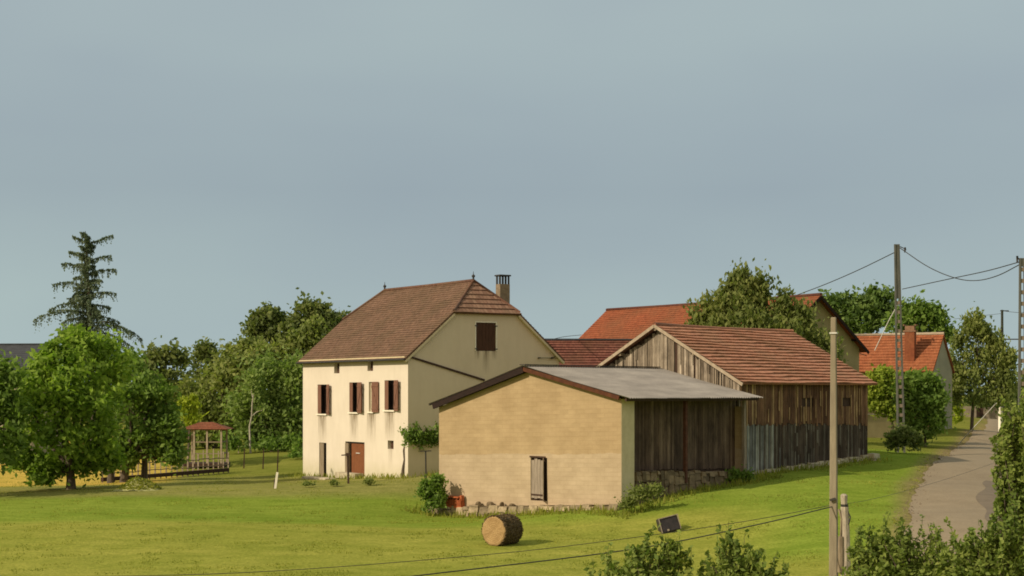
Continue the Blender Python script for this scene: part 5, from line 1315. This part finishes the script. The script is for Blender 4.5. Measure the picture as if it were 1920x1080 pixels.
tree('forest_tree', 'dark tree mass behind the left wall of the farmhouse', 'tree', 158, (600,842), [(590,760,40,60), (610,700,50,60), (600,820,40,40), (580,800,16,40)], 'leaf_dark', .3, 2.4, 20, .45, .3, FG, seed=18)
# golden strap-leaved plant above the pavilion
b0 = gp(352, 135); gpz = thing('golden_plant', 'yellow-green arching plant rising behind the pavilion roof', 'plant', b0)
rg = np.random.default_rng(31); V = []; Q = []; rnds = []
T = lambda px, py, d=135: np.array(at(px, py, d) - b0)
def strap(P, w):
    P = [np.array(p) for p in P]; base = len(V)
    for i, p in enumerate(P):
        ww = w * math.sin(math.pi * (0.15 + .8 * i / (len(P) - 1)));  V.append(p + np.array([-ww, 0, 0])); V.append(p + np.array([ww, -.1, 0]))
    for i in range(len(P) - 1): Q.append((base+2*i, base+2*i+1, base+2*i+3, base+2*i+2)); rnds.append(rg.random())
for P, w in (([T(352,800), T(345,775), T(336,745)], .2), ([T(356,800), T(350,770), T(346,742), T(340,750)], .3), ([T(356,800), T(358,765), T(364,742), T(369,746), T(370,775)], .22), ([T(360,800), T(364,770), T(358,748), T(350,752)], .25), ([T(358,800), T(372,785), T(388,775), T(394,770)], .12), ([T(352,800), T(356,780), T(362,770)], .5), ([T(362,800), T(364,784), T(372,778)], .4)):
    strap(P, w)
v = np.array(V); q = np.array(Q); npmesh('fronds', v, q, 'leaf_yellow', np.array(rnds), gpz)
cl = []
for (px, py, n_, sg) in ((357,783,260,.35), (350,760,110,.28), (367,760,90,.2), (340,752,50,.16), (363,745,60,.16), (346,770,120,.25)): c = T(px, py); cl.append(np.repeat(c[None], n_, 0) + rg.normal(0, sg, (n_, 3)))
v, q = leaf_cloud(rg, np.concatenate(cl), .15, vertical=.6); npmesh('leaves', v, q, 'leaf_yellow', rg.random(len(q)), gpz)
b0 = gp(352, 135); mb = MB(); mb.tube([(0,0,-.2), T(356, 800), T(357,785)], [.12,.09,.06], 7); mb.build('stem', 'bark', gpz)
# tree behind the plank barn
tree('ash_tree', 'large olive tree with pointed shoots between plank barn and big barn', 'tree', 115, (1420,800),
     [(1405,545,45,34), (1370,560,38,30,-1), (1450,570,42,36), (1345,590,38,28), (1480,600,48,38), (1410,595,60,40,-2), (1330,605,34,20), (1520,625,36,32), (1545,655,24,28), (1560,650,14,14), (1305,590,26,22), (1350,570,34,30), (1500,590,34,34), (1450,620,60,36,-2), (1360,610,46,30,-2), (1400,512,14,18), (1378,520,10,16), (1425,518,12,16), (1468,545,10,18), (1330,560,10,12), (1390,505,6,12), (1358,540,10,14), (1500,575,14,14)],
     'leaf_walnut', .18, 6, 28, .28, .2, None, vert=1.7, vertical=.5, seed=21, drop=22)
# distant trees right
RG = 'distant trees behind the cottage'
tree('oak_tree', 'bright green distant tree left of the tall openwork pole', 'tree', 205, (1620,800), [(1560,560,28,20), (1595,560,30,24), (1635,560,40,26), (1615,590,45,32), (1660,585,34,32), (1580,590,26,22), (1650,545,25,14)], 'leaf_oak', .34, 2.8, 22, .55, .4, RG, seed=23, drop=10)
tree('oak_tree', 'darker distant tree right of the tall openwork pole', 'tree', 198, (1715,800), [(1705,575,26,18), (1735,580,28,20), (1690,595,26,20), (1725,600,34,22), (1758,605,20,20), (1770,620,14,16), (1755,578,16,12)], 'leaf_mid', .33, 2.6, 22, .52, .4, RG, seed=24, drop=10)
tree('lane_tree', 'open-crowned tree right of the cottage with bare shoots on top', 'tree', 150, (1822,803),
     [(1822,662,34,22), (1850,680,38,26), (1795,680,28,28), (1830,700,46,24), (1800,720,34,22), (1865,715,32,22), (1835,620,14,18), (1815,612,8,16), (1830,604,6,12), (1860,640,12,18), (1848,618,9,14), (1800,640,12,16), (1883,690,18,20), (1872,650,8,14), (1895,712,14,10), (1893,670,8,8), (1815,745,40,26), (1855,745,34,24), (1790,715,22,26), (1780,690,14,20), (1880,740,22,18)],
     'leaf_olive', .18, 3.0, 22, .30, .16, None, vert=1.5, vertical=.4, seed=25)
tree('ornamental_shrub', 'yellowish-green upright shrub between cottage gable and lane tree', 'shrub', 160, (1790,800), [(1791,775,13,22), (1789,760,9,12)], 'leaf_yellow', .14, 6, 22, .18, .06, None, seed=26, limbs=False)
tree('garden_tree', 'yellow-green bushy tree before the cottage, left of the pole', 'tree', 127, (1674,829), [(1655,716,28,20), (1640,742,20,26), (1668,740,30,28), (1650,762,24,14), (1685,718,22,18), (1692,750,22,28), (1640,722,16,16), (1680,770,26,20), (1700,735,24,24), (1660,705,18,12), (1700,765,20,20)], 'leaf_lime', .17, 8, 30, .26, .12, None, seed=27)
tree('garden_shrub', 'rounded mid-green shrub before the cottage gable, right of the pole', 'shrub', 121, (1735,829), [(1722,725,32,26), (1745,745,28,32), (1715,770,32,38), (1757,778,20,32), (1735,800,32,32), (1700,720,24,18), (1705,805,24,24), (1700,760,24,30), (1745,720,20,16), (1758,750,18,22)], 'leaf_mid', .16, 9, 30, .26, .1, None, seed=28)
tree('pole_foot_bush', 'dark low bush around the foot of the tall openwork pole', 'bush', 108, (1697,852), [(1690,820,21,26), (1710,826,18,25), (1674,832,14,18)], 'leaf_dark', .13, 8, 28, .20, .1, None, seed=29, limbs=False)
# far skyline behind the lane
tree('far_grove', 'dark hedge trees closing the view past the lane end', 'trees', 235, (1860,790), [(1840,765,50,18), (1900,745,30,22), (1935,725,40,36), (1800,770,30,16)], 'leaf_dark', .35, 2.4, 20, .5, .3, None, seed=30, limbs=False)
# far wood closing the horizon
rg = np.random.default_rng(90); cl = []
for k in range(900):
    px = rg.uniform(-300, 2250); D_ = rg.uniform(245, 285); x_ = (px - CX) / F * D_; gz = g(x_, D_) if k % 3 == 0 else 2.3
    cc = np.array([x_, D_, gz + rg.uniform(.3, 4.2 + 1.6 * math.sin(px * .013) + 1.0 * math.sin(px * .041))]); cl.append(np.repeat(cc[None], 34, 0) + rg.normal(0, 1.0, (34, 3)) * [1, 1, .7])
v, q = leaf_cloud(rg, np.concatenate(cl), .6); fwd = npmesh('far_wood', v, q, 'leaf_dark', rg.random(len(q))); tag(fwd, 'dark far wood along the horizon', 'wood', kind='stuff')
# lawn shrubs
tree('shed_shrub', 'ragged green shrub at the left corner of the block shed', 'shrub', 87, (812,962), [(812,915,17,22), (806,940,15,24), (822,905,8,12), (798,920,8,18), (826,935,8,22)], 'leaf_mid', .11, 9, 24, .14, .05, 'weeds around the shed', seed=33, trunkname='stems', crownname='foliage')
tree('weed_clump', 'grey-green weeds at the right corner of the block shed', 'weeds', 79, (1190,950), [(1190,930,18,18), (1175,940,12,12), (1210,925,14,10), (1228,918,12,7)], 'leaf_olive', .07, 9, 22, .14, .04, 'weeds around the shed', seed=34, limbs=False, crownname='foliage')
tree('weed_clump', 'nettles between the stone base and the barn corner', 'weeds', 86.5, (1385,906), [(1385,892,14,12), (1400,896,16,8), (1370,902,12,6)], 'leaf_mid', .08, 9, 22, .14, .04, 'weeds around the shed', seed=35, limbs=False, crownname='foliage')
tree('weed_clump', 'low weeds on the grass before the farmhouse doors', 'weeds', 96, (580,914), [(580,910,12,3), (626,905,8,3), (690,903,7,2)], 'leaf_olive', .07, 9, 20, .10, .04, None, seed=36, limbs=False, crownname='foliage')
# ------------------------------------------------------------------ nearer shrubs: curved shoots with leaves along them
def shoots(name, label, cat, D, base_px, tips, leaf='leaf_near', size=.06, seed=1, group=None, fill=(), per=70, spread=.8):
    b0 = gp(base_px, D); r = thing(name, label, cat, b0, 0, group); rg = np.random.default_rng(seed); mb = MB(); P = []
    for (px, py, n, rp) in tips:
        for _ in range(n):
            a = rg.uniform(0, 6.28); q = rp * D / F * math.sqrt(rg.random())
            tip = at(px, py, D) - b0 + Vector((math.cos(a) * q, math.sin(a) * q * spread, rg.normal(0, .10) - q * .35 - abs(rg.normal(0, .22))))
            st_ = Vector((tip.x * .45 + rg.normal(0, .1), tip.y * .4, tip.z * rg.uniform(.35, .6)))
            mid = st_.lerp(tip, .55) + Vector((rg.normal(0, .12), rg.normal(0, .12), rg.normal(.05, .08)))
            seg = [st_, st_.lerp(mid, .5) + Vector((rg.normal(0,.04), 0, 0)), mid, mid.lerp(tip, .5) + Vector((rg.normal(0,.04), 0, rg.normal(0,.03))), tip]
            mb.tube(seg, [.022, .017, .013, .009, .004], 5)
            for i in range(per):
                t = 1 - rg.random() ** 1.4 * .8; k = min(3, int(t * 4)); p = seg[k].lerp(seg[k+1], t * 4 - k); w_ = .025 + .075 * (1 - t)
                P.append((p.x + rg.normal(0, w_), p.y + rg.normal(0, w_), p.z + rg.normal(0, w_ * .8)))
            if rg.random() < .5:        # a long free shoot above the mass
                e_ = tip + Vector((rg.normal(0, .10), rg.normal(0, .1), rg.uniform(.10, .30))); mb.tube([tip, tip.lerp(e_, .5) + Vector((rg.normal(0, .02), 0, 0)), e_], [.005, .004, .002], 4)
                for i in range(9): p = tip.lerp(e_, i / 8); P.append((p.x + rg.normal(0, .03), p.y + rg.normal(0, .03), p.z + rg.normal(0, .01)))
    P = [np.array(P)]
    for (px, py, rx_, ry_, n) in fill:
        c = np.array(at(px, py, D) - b0); d = rg.normal(size=(n, 3)); d /= np.linalg.norm(d, axis=1, keepdims=True); cc = c + d * np.array([rx_, (rx_+ry_)/2*spread, ry_]) * D / F * (rg.random((n, 1)) ** .4)
        cc = np.repeat(cc, 14, 0) + rg.normal(0, .09, (n * 14, 3)); P.append(cc)
    pts_ = np.concatenate(P); v, q = leaf_cloud(rg, pts_, size); npmesh('foliage', v, q, leaf, rg.random(len(q)), r)
    mb.tube([(0,0,-.2), (.05,0,1.0), (0,.05,2.0)], [.07,.05,.03], 6)
    for k in range(8):
        a = rg.uniform(0, 6.28); mb.tube([(0,0,.6), (math.cos(a)*.5, math.sin(a)*.4, 1.8), (math.cos(a)*.9, math.sin(a)*.8, 2.9)], [.04, .03, .015], 5)
    mb.build('branches', 'bark', r, True); return r
NG = 'shrubs along the bottom edge'
shoots('near_shrub', 'leafy shrub top at the bottom edge, left of its neighbour below the dark container', 'shrub', 30, 1200, [(1240,1004,8,24), (1265,1012,8,20), (1195,1022,9,30), (1150,1040,8,30), (1275,1030,8,24), (1220,1035,9,40), (1120,1058,6,20), (1180,1060,8,50)], seed=51, fill=[(1200,1098,85,20,200)], group=NG)
shoots('near_shrub', 'leafy shrub top at the bottom edge just left of the square concrete pole', 'shrub', 30, 1385, [(1368,1008,7,16), (1345,1025,8,26), (1400,1022,8,26), (1330,1045,7,24), (1430,1040,8,26), (1455,1055,6,18), (1385,1045,9,40)], seed=52, fill=[(1385,1098,75,18,170)], group=NG)
shoots('near_shrub', 'dense dark shrub at the bottom right, beside the old post', 'shrub', 34, 1680, [(1630,996,14,30), (1680,984,14,34), (1735,996,14,36), (1610,1028,10,24), (1700,1015,18,56), (1660,1030,18,56), (1770,1012,12,32), (1720,1045,18,60), (1640,1060,16,50)], seed=53, fill=[(1670,1092,85,32,260), (1620,1092,36,24,60), (1745,1092,60,30,170)], group=NG, leaf='leaf_near')
shoots('near_shrub', 'dense shrub in the bottom right corner before the lane', 'shrub', 33, 1860, [(1800,1004,14,32), (1830,992,14,30), (1865,985,14,30), (1905,955,14,30), (1790,1030,12,34), (1880,995,18,56), (1900,980,14,44), (1840,1030,18,60), (1890,1040,18,60)], seed=54, fill=[(1840,1092,75,36,260), (1915,1060,44,46,200)], group=NG)
# tall hedge at the right edge
shoots('hedge', 'tall green hedge at the right edge beside the lane', 'hedge', 44, 1925, [(1908,752,12,34), (1893,790,12,34), (1890,825,12,28), (1888,865,14,28), (1890,905,14,28), (1905,945,12,26), (1935,740,10,34), (1905,850,14,40), (1900,910,14,40), (1915,800,14,40)], seed=55, size=.075, per=60, fill=[(1938,830,28,60,230), (1930,900,32,66,240), (1938,980,38,66,250), (1920,960,24,50,80), (1928,1010,28,46,120)], leaf='leaf_near')
# ------------------------------------------------------------------ grass blades: stuff
rg = np.random.default_rng(77); N = 120000
Y = 60 + 62 * rg.random(N) ** 1.2; kx = rg.uniform(-1020, 1000, N) / F; X = kx * Y
dml = lane_mask(X, Y); keep = dml < -.15; X = X[keep]; Y = Y[keep]
def inb(X, Y, fr, w, l, pad=.1):
    (x0, y0), a, v, u = fr; dx = X - x0; dy = Y - y0; lx_ = dx * v.x + dy * v.y; ly_ = dx * u.x + dy * u.y
    return (lx_ > -pad) & (lx_ < l + pad) & (ly_ > -pad) & (ly_ < w + pad)
msk = ~(inb(X, Y, hf, LEN, WID) | inb(X, Y, sf, SW_, SLn, .4) | inb(X, Y, bf, BW, BL)); X = X[msk]; Y = Y[msk]
tuft = (wavy(X, Y, 1.5, 70) + .6 * wavy(X, Y, 4.0, 71)) > .20
near = inb(X, Y, sf, SW_, SLn, 1.6) | inb(X, Y, bf, BW, BL, 1.2) | inb(X, Y, hf, LEN, WID, 1.0) 
keep = tuft | near; X = X[keep]; Y = Y[keep]; nr = near[keep]
Z = ground_np(X, Y) + np.where((np.abs(X) < 70) & (Y < 190), wavy(X, Y, 1.2, 5) * 0.05 + wavy(X, Y, .35, 6) * .08, 0); n = len(X)
h = np.where(nr, rg.uniform(.12, .42, n), rg.uniform(.03, .075, n)); w = rg.uniform(.02, .05, n) * np.where(nr, 1.2, 1.0); a = rg.uniform(0, 3.14, n)
lx_ = rg.normal(0, .35, n) * h; ly_ = rg.normal(0, .35, n) * h
v = np.stack([np.stack([X - np.cos(a)*w, Y - np.sin(a)*w, Z - .03], -1), np.stack([X + np.cos(a)*w, Y + np.sin(a)*w, Z - .03], -1), np.stack([X + lx_, Y + ly_, Z + h], -1)], 1).reshape(-1, 3)
q = np.arange(n * 3).reshape(n, 3)
go = npmesh('grass', v, q, 'grass_blades', rg.random(n)); tag(go, 'short tufty grass growing over the lawn', 'grass', kind='stuff')
print('objects', len(bpy.data.objects), 'faces', sum(len(m.polygons) for m in bpy.data.meshes))
